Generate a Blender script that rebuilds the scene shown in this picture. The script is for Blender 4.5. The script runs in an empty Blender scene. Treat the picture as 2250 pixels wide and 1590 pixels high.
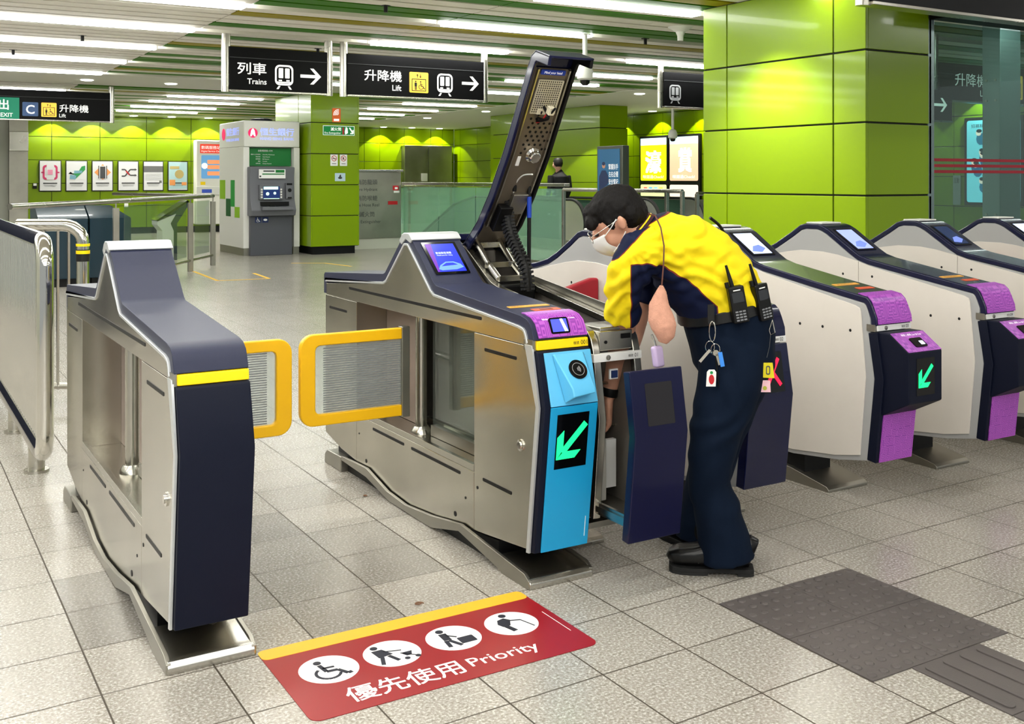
import bpy, math, random
from mathutils import Vector, Matrix, Euler
import mathutils.noise as mnoise
PI = math.pi
random.seed(7)
SC = bpy.context.scene
COL = SC.collection

# ------------------------------------------------------------------ camera, world, exposure
cam_d = bpy.data.cameras.new('camera'); cam = bpy.data.objects.new('camera', cam_d); COL.objects.link(cam)
cam.location = (0, 0, 1.35)
cam.rotation_euler = (PI/2, 0, -math.radians(30.95))
cam_d.sensor_width = 36; cam_d.lens = 2325/2250*36
cam_d.shift_y = -(795-393)/2250
cam_d.clip_start = 0.05; cam_d.clip_end = 200
SC.camera = cam
SC.view_settings.view_transform = 'Standard'; SC.view_settings.look = 'None'
SC.view_settings.gamma = 1; SC.view_settings.use_curve_mapping = False
SC.view_settings.exposure = 0.27
w = bpy.data.worlds.new('world'); SC.world = w; w.use_nodes = True
w.node_tree.nodes['Background'].inputs[0].default_value = (0.95, 1.0, 1.0, 1)
w.node_tree.nodes['Background'].inputs[1].default_value = .4
LAMP = 20.0        # emission strength of the linear ceiling lamps

# ------------------------------------------------------------------ materials
MATS = {}
def lin(c):
    return tuple((x/255/12.92 if x/255 <= .04045 else ((x/255+.055)/1.055)**2.4) for x in c)
def mat(name, rgb, rough=.5, metal=0., coat=0., var=0., scale=20., bump=0., bscale=200., emis=0., alpha=1., trans=0., ior=1.45, stretch=None, spec=.5):
    if name in MATS: return MATS[name]
    m = bpy.data.materials.new(name); m.use_nodes = True; MATS[name] = m
    nt = m.node_tree; b = nt.nodes['Principled BSDF']
    c = lin(rgb)
    b.inputs['Base Color'].default_value = (*c, 1); b.inputs['Roughness'].default_value = rough
    b.inputs['Metallic'].default_value = metal; b.inputs['Coat Weight'].default_value = coat
    b.inputs['Coat Roughness'].default_value = .06; b.inputs['Specular IOR Level'].default_value = spec; b.inputs['IOR'].default_value = ior
    if emis:
        b.inputs['Emission Color'].default_value = (*c, 1); b.inputs['Emission Strength'].default_value = emis
    if trans: b.inputs['Transmission Weight'].default_value = trans
    if alpha < 1: b.inputs['Alpha'].default_value = alpha
    if var or bump:
        tc = nt.nodes.new('ShaderNodeTexCoord'); mp = nt.nodes.new('ShaderNodeMapping')
        nt.links.new(tc.outputs['Object'], mp.inputs[0])
        if stretch: mp.inputs['Scale'].default_value = stretch
    if var:
        n = nt.nodes.new('ShaderNodeTexNoise'); n.inputs['Scale'].default_value = scale; n.inputs['Detail'].default_value = 4
        nt.links.new(mp.outputs[0], n.inputs['Vector'])
        r = nt.nodes.new('ShaderNodeMapRange'); r.inputs['From Min'].default_value = .3; r.inputs['From Max'].default_value = .7
        r.inputs['To Min'].default_value = 1-var; r.inputs['To Max'].default_value = 1+var
        nt.links.new(n.outputs[0], r.inputs[0])
        mx = nt.nodes.new('ShaderNodeMix'); mx.data_type = 'RGBA'; mx.blend_type = 'MULTIPLY'; mx.inputs[0].default_value = 1
        mx.inputs[6].default_value = (*c, 1); nt.links.new(r.outputs[0], mx.inputs[7])
        nt.links.new(mx.outputs[2], b.inputs['Base Color'])
        if metal:
            r2 = nt.nodes.new('ShaderNodeMapRange'); r2.inputs['To Min'].default_value = rough*.75; r2.inputs['To Max'].default_value = rough*1.3
            nt.links.new(n.outputs[0], r2.inputs[0]); nt.links.new(r2.outputs[0], b.inputs['Roughness'])
    if bump:
        n2 = nt.nodes.new('ShaderNodeTexNoise'); n2.inputs['Scale'].default_value = bscale; n2.inputs['Detail'].default_value = 3
        nt.links.new(mp.outputs[0], n2.inputs['Vector'])
        bp = nt.nodes.new('ShaderNodeBump'); bp.inputs['Strength'].default_value = bump; bp.inputs['Distance'].default_value = .002
        nt.links.new(n2.outputs[0], bp.inputs['Height']); nt.links.new(bp.outputs[0], b.inputs['Normal'])
    return m

GREEN = mat('lime_enamel_panel', (124, 154, 0), .28, coat=.14, spec=.3)
JOINT = mat('panel_joint', (14, 20, 4), .8)
WHITE = mat('white_paint', (226, 226, 220), .45)
CEILW = mat('ceiling_slat_white', (232, 228, 218), .5)
CEILG = mat('ceiling_slat_green', (56, 118, 0), .5, spec=.25)
CEILO = mat('ceiling_slat_olive', (150, 138, 0), .5, spec=.25)
CEILB = mat('ceiling_backing', (225, 225, 212), .8)
CEILF = mat('ceiling_flat_board', (214, 214, 203), .6)
STEEL = mat('brushed_steel', (186, 183, 174), .25, 1., var=.05, scale=5)
STEELD = mat('dull_steel', (160, 157, 148), .38, 1., var=.1, scale=3)
STEELG = mat('gate_side_steel', (190, 186, 175), .22, 1., var=.14, scale=2.2, bump=.05, bscale=9)
CHROME = mat('polished_steel', (214, 212, 205), .09, 1.)
ALU = mat('aluminium_trim', (205, 208, 210), .35, .6)
NAVY = mat('navy_powder_coat', (36, 40, 64), .42, bump=.25, bscale=900, spec=.35)
NAVYD = mat('dark_navy_front', (13, 18, 36), .5, bump=.15, bscale=700, spec=.2)
NAVYG = mat('glossy_navy', (10, 15, 52), .25, coat=.4, spec=.3)
CREAM = mat('cream_panel', (218, 211, 203), .42, var=.025, scale=6)
GREYB = mat('grey_gate_border', (168, 168, 168), .4)
BLACK = mat('black_plastic', (11, 11, 12), .45, spec=.3)
BLACKG = mat('black_glass', (6, 7, 8), .08)
YEL = mat('yellow_strip', (252, 216, 4), .35)
PADY = mat('yellow_paddle_frame', (240, 184, 10), .35)
CYAN = mat('cyan_front', (22, 158, 214), .4)
CYANL = mat('light_cyan_reader', (92, 184, 230), .4)
SIGNB = mat('sign_black', (9, 9, 11), .45, spec=.15)
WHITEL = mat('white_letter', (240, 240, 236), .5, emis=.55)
WHITEP = mat('white_print', (238, 238, 236), .5)
BLACKP = mat('black_print', (20, 20, 24), .5)
GREYP = mat('grey_print', (70, 72, 74), .5)
RED = mat('red_print', (190, 26, 36), .45)
LAMPM = mat('lamp_diffuser', (255, 255, 250), .5, emis=LAMP)
RUBBER = mat('dark_rubber', (22, 22, 22), .7)

def glass_mat(name, rgb, alpha=.25, rough=.03, dif=None):
    if name in MATS: return MATS[name]
    m = bpy.data.materials.new(name); m.use_nodes = True; MATS[name] = m
    nt = m.node_tree; nt.nodes.clear()
    o = nt.nodes.new('ShaderNodeOutputMaterial'); t = nt.nodes.new('ShaderNodeBsdfTransparent'); g = nt.nodes.new('ShaderNodeBsdfGlossy')
    d = nt.nodes.new('ShaderNodeBsdfDiffuse'); m1 = nt.nodes.new('ShaderNodeMixShader'); m2 = nt.nodes.new('ShaderNodeMixShader')
    lw = nt.nodes.new('ShaderNodeLayerWeight'); pw = nt.nodes.new('ShaderNodeMath'); pw.operation = 'POWER'; pw.inputs[1].default_value = 4
    fr = nt.nodes.new('ShaderNodeMath'); fr.operation = 'MULTIPLY_ADD'; fr.inputs[1].default_value = .6; fr.inputs[2].default_value = .045
    nt.links.new(lw.outputs['Facing'], pw.inputs[0]); nt.links.new(pw.outputs[0], fr.inputs[0])
    t.inputs[0].default_value = (*lin(rgb), 1); d.inputs[0].default_value = (*lin(dif or rgb), 1); g.inputs['Roughness'].default_value = rough
    m1.inputs[0].default_value = alpha
    nt.links.new(t.outputs[0], m1.inputs[1]); nt.links.new(d.outputs[0], m1.inputs[2])
    nt.links.new(fr.outputs[0], m2.inputs[0]); nt.links.new(m1.outputs[0], m2.inputs[1]); nt.links.new(g.outputs[0], m2.inputs[2])
    nt.links.new(m2.outputs[0], o.inputs[0])
    return m
GLASSC = glass_mat('clear_glass', (232, 240, 234), .03)
GLASSG = glass_mat('green_glass', (232, 250, 240), .3, dif=(176, 222, 198))
GLASSD = glass_mat('dark_green_glass', (90, 124, 106), .5)
GLASST = glass_mat('tinted_screen_glass', (196, 220, 214), .05)

# ------------------------------------------------------------------ mesh builder
def V3(*a): return Vector(a)
class MB:
    def __init__(s): s.v = []; s.f = []; s.m = []
    def add(s, vs, fs, mi=0):
        n = len(s.v); s.v += [Vector(x) for x in vs]; s.f += [tuple(n+i for i in f) for f in fs]; s.m += [mi]*len(fs); return s
    def box(s, x0, x1, y0, y1, z0, z1, mi=0):
        return s.add([(x0,y0,z0),(x1,y0,z0),(x1,y1,z0),(x0,y1,z0),(x0,y0,z1),(x1,y0,z1),(x1,y1,z1),(x0,y1,z1)],
                     [(0,3,2,1),(4,5,6,7),(0,1,5,4),(1,2,6,5),(2,3,7,6),(3,0,4,7)], mi)
    def obox(s, c, u, v, n, a, b, d, mi=0):      # centred oriented box, half sizes a b d along u v n
        c = Vector(c); u = Vector(u).normalized()*a; v = Vector(v).normalized()*b; n = Vector(n).normalized()*d
        vs = [c-u-v-n, c+u-v-n, c+u+v-n, c-u+v-n, c-u-v+n, c+u-v+n, c+u+v+n, c-u+v+n]
        return s.add(vs, [(0,3,2,1),(4,5,6,7),(0,1,5,4),(1,2,6,5),(2,3,7,6),(3,0,4,7)], mi)
    def prism(s, pts, x0, x1, mi=0):              # pts in (y, z) extruded along x
        n = len(pts)
        vs = [(x0, p[0], p[1]) for p in pts] + [(x1, p[0], p[1]) for p in pts]
        area = sum(pts[i][0]*pts[(i+1) % n][1]-pts[(i+1) % n][0]*pts[i][1] for i in range(n))
        fs = [tuple(range(n-1, -1, -1)), tuple(range(n, 2*n))] + [(i, (i+1) % n, n+(i+1) % n, n+i) for i in range(n)]
        if area < 0: fs = [tuple(reversed(f)) for f in fs]
        return s.add(vs, fs, mi)
    def plate(s, fr, pts, h0=0., h1=.001, mi=0):  # fr=(origin,u,v,n); pts 2D, extruded between h0 and h1 along n
        o, u, v, nn = fr; n = len(pts)
        area = sum(pts[i][0]*pts[(i+1) % n][1]-pts[(i+1) % n][0]*pts[i][1] for i in range(n))
        if area < 0: pts = list(reversed(pts))
        if u.cross(v).dot(nn) < 0: pts = list(reversed(pts))
        a = [o+u*p[0]+v*p[1]+nn*h0 for p in pts]; b = [o+u*p[0]+v*p[1]+nn*h1 for p in pts]
        return s.add(a+b, [tuple(range(n-1, -1, -1)), tuple(range(n, 2*n))]+[(i, (i+1) % n, n+(i+1) % n, n+i) for i in range(n)], mi)
    def rect(s, fr, x0, x1, y0, y1, h0=0., h1=.001, mi=0): return s.plate(fr, [(x0,y0),(x1,y0),(x1,y1),(x0,y1)], h0, h1, mi)
    def rrect(s, fr, x0, x1, y0, y1, r, h0=0., h1=.001, mi=0): return s.plate(fr, rr(x0, x1, y0, y1, r), h0, h1, mi)
    def disc(s, fr, cx, cy, r, h0=0., h1=.001, mi=0, n=32, ry=None):
        return s.plate(fr, [(cx+r*math.cos(2*PI*i/n), cy+(ry or r)*math.sin(2*PI*i/n)) for i in range(n)], h0, h1, mi)
    def ring(s, fr, outer, inner, h0=0., h1=.001, mi=0):     # two loops of equal length
        o, u, v, nn = fr; n = len(outer)
        P = lambda p, h: o+u*p[0]+v*p[1]+nn*h
        vs = [P(p,h1) for p in outer]+[P(p,h1) for p in inner]+[P(p,h0) for p in outer]+[P(p,h0) for p in inner]
        fs = []
        for i in range(n):
            j = (i+1) % n
            fs += [(i, j, n+j, n+i), (2*n+i, 3*n+i, 3*n+j, 2*n+j), (i, 2*n+i, 2*n+j, j), (n+i, n+j, 3*n+j, 3*n+i)]
        return s.add(vs, fs, mi)
    def stroke(s, fr, pts, w, h0=0., h1=.001, mi=0):
        for a, b in zip(pts[:-1], pts[1:]):
            dx, dy = b[0]-a[0], b[1]-a[1]; L = math.hypot(dx, dy) or 1; px, py = -dy/L*w/2, dx/L*w/2
            s.plate(fr, [(a[0]-px,a[1]-py),(b[0]-px,b[1]-py),(b[0]+px,b[1]+py),(a[0]+px,a[1]+py)], h0, h1, mi)
        return s
    def tube(s, path, r, n=12, mi=0, closed=False, cap=True, flat=None):
        P = [Vector(p) for p in path]; N = len(P); rs = r if isinstance(r, (list, tuple)) else [r]*N
        T = []
        for i in range(N):
            a = P[(i-1) % N] if (closed or i > 0) else P[i]; b = P[(i+1) % N] if (closed or i < N-1) else P[i]
            T.append((b-a).normalized())
        t = T[0]; up = Vector((0,0,1)) if abs(t.z) < .9 else Vector((1,0,0))
        u = t.cross(up).normalized(); rings = []
        for i in range(N):
            t = T[i]; u = (u - t*u.dot(t)).normalized(); v = t.cross(u)
            fl = flat or 1.
            rings.append([P[i]+u*math.cos(2*PI*k/n)*rs[i]+v*math.sin(2*PI*k/n)*rs[i]*fl for k in range(n)])
        base = len(s.v); vs = [q for rg in rings for q in rg]; fs = []
        for i in range(N if closed else N-1):
            j = (i+1) % N
            fs += [(i*n+k, i*n+(k+1) % n, j*n+(k+1) % n, j*n+k) for k in range(n)]
        if cap and not closed:
            fs += [tuple(range(n-1, -1, -1)), tuple((N-1)*n+k for k in range(n))]
        return s.add(vs, fs, mi)
    def cyl(s, a, b, r, n=20, mi=0): return s.tube([a, b], r, n, mi)
    def lathe(s, c, prof, n=24, mi=0, axis=(0,0,1)):     # prof (radius, height)
        ax = Vector(axis).normalized(); u = ax.orthogonal().normalized(); v = ax.cross(u); c = Vector(c); N = len(prof)
        vs = [c+ax*h+(u*math.cos(2*PI*k/n)+v*math.sin(2*PI*k/n))*max(r, 1e-5) for r, h in prof for k in range(n)]
        fs = [(i*n+k, i*n+(k+1) % n, (i+1)*n+(k+1) % n, (i+1)*n+k) for i in range(N-1) for k in range(n)]
        fs += [tuple(range(n-1, -1, -1)), tuple((N-1)*n+k for k in range(n))]
        return s.add(vs, fs, mi)
    def build(s, name, mats, parent=None, bevel=0., seg=2, angle=35, solidify=0):
        me = bpy.data.meshes.new(name); o = bpy.data.objects.new(name, me); COL.objects.link(o)
        org = org_of(parent)
        me.from_pydata([tuple(v-org) for v in s.v], [], s.f)
        if not isinstance(mats, (list, tuple)): mats = [mats]
        for m in mats: me.materials.append(m)
        if len(mats) > 1: me.polygons.foreach_set('material_index', s.m)
        if parent: o.parent = parent
        me.validate(); me.update()
        me.polygons.foreach_set('use_smooth', [True]*len(me.polygons))
        try: me.set_sharp_from_angle(angle=math.radians(angle))
        except Exception: pass
        if bevel:
            b = o.modifiers.new('bevel', 'BEVEL'); b.width = bevel; b.segments = seg; b.limit_method = 'ANGLE'; b.angle_limit = math.radians(28); b.harden_normals = True
        return o
def rr(x0, x1, y0, y1, r, n=5):
    out = []
    for cx, cy, a0 in ((x1-r,y1-r,0),(x0+r,y1-r,90),(x0+r,y0+r,180),(x1-r,y0+r,270)):
        for i in range(n+1):
            a = math.radians(a0+90*i/n); out.append((cx+r*math.cos(a), cy+r*math.sin(a)))
    return out
def org_of(p):
    r = Vector((0,0,0))
    while p is not None: r += p.location; p = p.parent
    return r
def tag(o, label, cat, group=None, kind=None):
    if label: o['label'] = label
    if cat: o['category'] = cat
    if group: o['group'] = group
    if kind: o['kind'] = kind
    return o
def thing(name, loc, label, cat, group=None):
    o = bpy.data.objects.new(name, None); COL.objects.link(o); o.location = loc; o.empty_display_size = .1
    return tag(o, label, cat, group)
def struct(o): o['kind'] = 'structure'; return o
def copy_tree(o, parent=None):
    c = o.copy(); COL.objects.link(c); c.parent = parent
    for ch in list(o.children): copy_tree(ch, c)
    return c
FX = (V3(1,0,0), V3(0,0,1), V3(0,-1,0))       # facing -y
def fr(o, kind='-y'):
    o = Vector(o)
    if kind == '-y': return (o, V3(1,0,0), V3(0,0,1), V3(0,-1,0))
    if kind == '-x': return (o, V3(0,-1,0), V3(0,0,1), V3(-1,0,0))
    if kind == '+z': return (o, V3(1,0,0), V3(0,1,0), V3(0,0,1))
def text(body, frame, x, y, h, m, parent, name='lettering', align='LEFT', width=None, bold=0., ext=.0006, lift=.001):
    """lettering of cap height about h standing at x, y in the frame (baseline)"""
    thick = bold if any(ord(ch) > 0x2e80 for ch in body) else 0
    if thick: bold = 0
    c = bpy.data.curves.new('t', 'FONT'); c.body = body; c.size = 1; c.align_x = 'LEFT'; c.resolution_u = 3; c.offset = bold; c.extrude = 0
    t = bpy.data.objects.new('t', c); COL.objects.link(t)
    dg = bpy.context.evaluated_depsgraph_get(); dg.update()
    me = bpy.data.meshes.new_from_object(t.evaluated_get(dg)); bpy.data.objects.remove(t); bpy.data.curves.remove(c)
    if not len(me.vertices): return None
    xs = [v.co.x for v in me.vertices]; ys = [v.co.y for v in me.vertices]
    x0, x1 = min(xs), max(xs)
    cjk = any(ord(ch) > 0x2e80 for ch in body)
    sy = h/(.92 if cjk else .73); yb = min(ys) if cjk else 0
    sx = width/(x1-x0) if width else sy
    off = {'LEFT': 0, 'RIGHT': -(x1-x0)*sx, 'CENTER': -(x1-x0)*sx/2}[align]
    o, u, v, n = frame; org = org_of(parent)
    for q in me.vertices:
        q.co = o+u*(x+off+(q.co.x-x0)*sx)+v*(y+(q.co.y-yb)*sy)+n*lift-org
    if thick:
        V0 = [q.co.copy() for q in me.vertices]; P0 = [tuple(p.vertices) for p in me.polygons]; VV = []; PP = []
        for k, (dx, dy) in enumerate(((-1, -1), (1, -1), (-1, 1), (1, 1))):
            m_ = len(VV); VV += [q+u*dx*thick*h*.9+v*dy*thick*h*.9+n*.00015*k for q in V0]; PP += [tuple(i+m_ for i in f) for f in P0]
        me.clear_geometry(); me.from_pydata([tuple(q) for q in VV], [], PP)
    if u.cross(v).dot(n) < 0: me.flip_normals()
    me.materials.clear(); me.materials.append(m); me.name = name
    ob = bpy.data.objects.new(name, me); COL.objects.link(ob)
    if parent: ob.parent = parent
    return ob

# ------------------------------------------------------------------ pictograms (2D in a frame)
def ic_train(F, cx, y0, h, parent, m=None):
    m = m or WHITEL; b = MB(); w_ = h*.78; t = h*.075; yb = y0+h*.16; H = h*.84
    out = rr(cx-w_/2, cx+w_/2, yb, yb+H, h*.2, 6); inn = rr(cx-w_/2+t, cx+w_/2-t, yb+t, yb+H-t, h*.15, 6)
    b.ring(F, out, inn, 0, .0015)
    b.rrect(F, cx-w_*.3, cx-w_*.05, yb+H*.35, yb+H*.84, h*.03, 0, .0015); b.rrect(F, cx+w_*.05, cx+w_*.3, yb+H*.35, yb+H*.84, h*.03, 0, .0015)
    b.rect(F, cx-w_*.3, cx-w_*.12, yb+H*.2, yb+H*.27, 0, .0015); b.rect(F, cx+w_*.12, cx+w_*.3, yb+H*.2, yb+H*.27, 0, .0015)
    b.rect(F, cx-w_*.36, cx+w_*.36, yb+t*1.2, yb+t*2.0, 0, .0015)
    for sg in (-1, 1):
        b.plate(F, [(cx+sg*w_*.2, yb-.03*h), (cx+sg*w_*.3, yb-.03*h), (cx+sg*w_*.42, y0), (cx+sg*w_*.3, y0)], 0, .0015)
    return b.build('train_pictogram', m, parent)
def ic_arrow(F, x0, x1, cy, h, parent, m=None):
    b = MB(); t = h*.2
    b.rect(F, x0, x1-t*.6, cy-t/2, cy+t/2, 0, .0015)
    for sg in (-1, 1):
        b.plate(F, [(x1, cy), (x1-h*.5, cy+sg*h*.5), (x1-h*.5-t*1.15, cy+sg*h*.5), (x1-t*1.3, cy)], 0, .0016)
    return b.build('arrow', m or WHITEL, parent)
def person_2d(b, F, cx, y0, h, t0=.0016, t1=.002):
    b.disc(F, cx, y0+h*.9, h*.09, t0, t1, 0, 12); b.rrect(F, cx-h*.14, cx+h*.14, y0+h*.38, y0+h*.78, h*.04, t0, t1)
    b.rect(F, cx-h*.1, cx-h*.01, y0, y0+h*.4, t0, t1); b.rect(F, cx+h*.01, cx+h*.1, y0, y0+h*.4, t0, t1)
def wheelchair_2d(b, F, cx, cy, h, t0=.0016, t1=.002):
    R = h*.27; wx, wy = cx-h*.06, cy-h*.16
    b.stroke(F, [(wx+R*math.cos(math.radians(a)), wy+R*math.sin(math.radians(a))) for a in range(125, 345, 18)], h*.07, t0, t1)
    b.disc(F, cx-h*.12, cy+h*.4, h*.09, t0, t1, 0, 12)
    b.stroke(F, [(cx-h*.12, cy+h*.28), (cx-h*.07, cy-h*.08), (cx+h*.18, cy-h*.1), (cx+h*.32, cy-h*.36), (cx+h*.42, cy-h*.33)], h*.1, t0, t1)
    b.stroke(F, [(cx-h*.1, cy+h*.1), (cx+h*.16, cy+h*.08)], h*.07, t0, t1)
def ic_lift(F, x0, x1, y0, y1, parent):
    b = MB(); b.rrect(F, x0, x1, y0, y1, (x1-x0)*.06, 0, .0015); p = b.build('lift_symbol', mat('lift_yellow', (250, 200, 70), .4, emis=.5), parent)
    W_, H_ = x1-x0, y1-y0; b = MB()
    bx0, bx1, by0, by1 = x0+W_*.12, x1-W_*.12, y0+H_*.08, y0+H_*.68; t = W_*.035
    b.ring(F, [(bx0,by0),(bx1,by0),(bx1,by1),(bx0,by1)], [(bx0+t,by0+t),(bx1-t,by0+t),(bx1-t,by1-t),(bx0+t,by1-t)], .0016, .002)
    person_2d(b, F, x0+W_*.33, by0+t*1.5, H_*.46); wheelchair_2d(b, F, x0+W_*.64, (by0+by1)/2-H_*.02, H_*.44)
    for cx, sg in ((x0+W_*.42, 1), (x0+W_*.58, -1)):
        cy = y0+H_*.82; b.stroke(F, [(cx, cy-sg*H_*.08), (cx, cy+sg*H_*.06)], t, .0016, .002); b.plate(F, [(cx, cy+sg*H_*.1), (cx-W_*.06, cy+sg*H_*.02), (cx+W_*.06, cy+sg*H_*.02)], .0016, .002)
    return b.build('lift_pictogram', BLACKP, p)
# ------------------------------------------------------------------ floor
def floor_mat():
    m = bpy.data.materials.new('terrazzo_floor_tiles'); m.use_nodes = True; nt = m.node_tree; N = nt.nodes; L = nt.links; b = N['Principled BSDF']
    def nd(t, **k):
        n = N.new(t)
        for a, v in k.items(): setattr(n, a, v)
        return n
    def ma(op, a, b_=None, c=None):
        n = nd('ShaderNodeMath', operation=op)
        for i, q in enumerate((a, b_, c)):
            if q is None: continue
            if isinstance(q, (int, float)): n.inputs[i].default_value = q
            else: L.new(q, n.inputs[i])
        return n.outputs[0]
    g = nd('ShaderNodeNewGeometry'); sp = nd('ShaderNodeSeparateXYZ'); L.new(g.outputs['Position'], sp.inputs[0])
    x, y = sp.outputs[0], sp.outputs[1]
    y2 = ma('SUBTRACT', y, ma('MULTIPLY', ma('SUBTRACT', x, 1.4), .022))
    tx = ma('DIVIDE', ma('SUBTRACT', x, 1.695), .298); ty = ma('DIVIDE', ma('SUBTRACT', y2, 3.252), .3045)
    ix, iy = ma('FLOOR', tx), ma('FLOOR', ty); fx, fy = ma('FRACT', tx), ma('FRACT', ty)
    def edge(f, w_): return ma('LESS_THAN', ma('MINIMUM', f, ma('SUBTRACT', 1., f)), w_)
    jt = ma('MAXIMUM', edge(fx, .0085), edge(fy, .008))
    cb = nd('ShaderNodeCombineXYZ'); L.new(ix, cb.inputs[0]); L.new(iy, cb.inputs[1])
    wn = nd('ShaderNodeTexWhiteNoise'); L.new(cb.outputs[0], wn.inputs['Vector'])
    # older worn tiles near the gates (their own colour)
    def inbox(a0, a1, b0, b1):
        return ma('MULTIPLY', ma('MULTIPLY', ma('GREATER_THAN', x, a0), ma('LESS_THAN', x, a1)), ma('MULTIPLY', ma('GREATER_THAN', y2, b0), ma('LESS_THAN', y2, b1)))
    def pts(i0, i1, j0, j1): return inbox(1.695+.298*i0, 1.695+.298*i1, 3.252+.3045*j0, 3.252+.3045*j1)
    old = ma('MAXIMUM', ma('MAXIMUM', pts(-1, 0, 0, 2), pts(-2, -1, -1, 3)), ma('MAXIMUM', pts(-3, -2, 0, 3), pts(-4, -3, 0, 2)))
    n1 = nd('ShaderNodeTexNoise'); n1.inputs['Scale'].default_value = 120; n1.inputs['Detail'].default_value = 5; n1.inputs['Roughness'].default_value = .62; L.new(g.outputs['Position'], n1.inputs['Vector'])
    n2 = nd('ShaderNodeTexNoise'); n2.inputs['Scale'].default_value = 2.2; n2.inputs['Detail'].default_value = 4; L.new(g.outputs['Position'], n2.inputs['Vector'])
    v = nd('ShaderNodeTexVoronoi'); v.inputs['Scale'].default_value = 75; L.new(g.outputs['Position'], v.inputs['Vector'])
    r = nd('ShaderNodeValToRGB'); L.new(n1.outputs[0], r.inputs[0])
    e = r.color_ramp.elements
    e[0].position = .33; e[0].color = (*lin((118, 111, 101)), 1); e[1].position = .5; e[1].color = (*lin((162, 156, 147)), 1)
    k = e.new(.42); k.color = (*lin((146, 140, 131)), 1); k = e.new(.66); k.color = (*lin((190, 186, 180)), 1)
    chip = ma('MULTIPLY', ma('LESS_THAN', v.outputs['Distance'], .22), .55)
    m0 = nd('ShaderNodeMix', data_type='RGBA'); L.new(chip, m0.inputs[0]); L.new(r.outputs[0], m0.inputs[6]); L.new(v.outputs['Color'], m0.inputs[7])
    chc = nd('ShaderNodeMix', data_type='RGBA'); sep = nd('ShaderNodeSeparateColor'); L.new(v.outputs['Color'], sep.inputs[0]); L.new(sep.outputs[0], chc.inputs[0])
    chc.inputs[6].default_value = (*lin((112, 106, 98)), 1); chc.inputs[7].default_value = (*lin((204, 200, 192)), 1); L.new(chc.outputs[2], m0.inputs[7])
    val = ma('ADD', ma('ADD', .9, ma('MULTIPLY', wn.outputs[0], .1)), ma('MULTIPLY', n2.outputs[0], .12))
    val = ma('MULTIPLY', val, ma('SUBTRACT', 1., ma('MULTIPLY', old, .3)))
    m1 = nd('ShaderNodeMix', data_type='RGBA', blend_type='MULTIPLY'); m1.inputs[0].default_value = 1
    L.new(m0.outputs[2], m1.inputs[6]); L.new(val, m1.inputs[7])
    m2 = nd('ShaderNodeMix', data_type='RGBA'); L.new(jt, m2.inputs[0]); L.new(m1.outputs[2], m2.inputs[6]); m2.inputs[7].default_value = (*lin((66, 58, 47)), 1)
    L.new(m2.outputs[2], b.inputs['Base Color'])
    ro = ma('ADD', .1, ma('MULTIPLY', n1.outputs[0], .3)); ro = ma('ADD', ro, ma('MULTIPLY', jt, .4)); L.new(ro, b.inputs['Roughness'])
    b.inputs['Specular IOR Level'].default_value = .5
    bp = nd('ShaderNodeBump'); bp.inputs['Strength'].default_value = .35; bp.inputs['Distance'].default_value = .002
    L.new(ma('SUBTRACT', ma('MULTIPLY', n1.outputs[0], .04), jt), bp.inputs['Height']); L.new(bp.outputs[0], b.inputs['Normal'])
    return m
b = MB(); b.add([(-4,-7,0),(15.4,-7,0),(15.4,30,0),(-4,30,0)], [(0,1,2,3)]); struct(b.build('floor', floor_mat()))

# ------------------------------------------------------------------ walls
def panel_wall(name, plane, a0, a1, z0, z1, va, hz, th=.15, depth_dir=1, corner=.012):
    """enamel panels with dark shadow joints; plane=('x',c) or ('y',c), face looks toward the lower coordinate"""
    ax, c = plane; b = MB(); g = .006; va = sorted([v for v in va if a0 < v < a1]); hz = sorted([h for h in hz if z0 < h < z1])
    A = [a0]+va+[a1]; Z = [z0]+hz+[z1]
    for i in range(len(A)-1):
        for j in range(len(Z)-1):
            p0, p1, q0, q1 = A[i]+(g if i else 0), A[i+1]-(g if i < len(A)-2 else 0), Z[j]+g, Z[j+1]-g
            if ax == 'x': b.box(c, c+.02, p0, p1, q0, q1, 0)
            else: b.box(p0, p1, c, c+.02, q0, q1, 0)
    if ax == 'x': b.box(c+.012, c+th, a0+.002, a1-.002, z0, z1, 1)
    else: b.box(a0+.002, a1-.002, c+.012, c+th, z0, z1, 1)
    return struct(b.build(name, [GREEN, JOINT], bevel=.003))
JZ = [.137, .69, 1.245, 1.80, 2.355]
panel_wall('wall_back', ('y', 27.2), 3.03, 9.6, .15, 2.95, [3.55+1.09*i for i in range(0, 8)], [.69, 1.245, 1.80, 2.355, 2.86])
b = MB(); b.box(3.03, 9.6, 27.21, 27.4, 0, .15); struct(b.build('baseboard_back', mat('black_skirting', (24, 28, 26), .5)))
panel_wall('wall_back_middle', ('y', 29.2), 12.9, 15.4, .15, 2.95, [13.7, 14.6, 15.0], [.69, 1.245, 1.87, 2.42, 2.86])
b = MB(); b.box(9.45, 9.6, 27.25, 29.3, 0, 2.95); struct(b.build('wall_return', GREEN))
panel_wall('wall_back_far', ('y', 29.21), 9.6, 12.9, .15, 2.95, [10.6, 11.7, 12.4], [.69, 1.245, 1.87, 2.42, 2.86])
b = MB(); b.box(-4, 2.62, 27.2, 27.4, 0, 2.95); b.box(-4.15, -4, 4, 27.4, 0, 2.95); struct(b.build('wall_left', mat('grey_wall', (168, 170, 160), .5)))
panel_wall('wall_right', ('x', 15.4), 5.54, 29.2, 0., 2.95, [5.9+1.09*i for i in range(0, 22)], [.35, .9, 1.39, 1.89, 2.39, 2.86])
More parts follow.
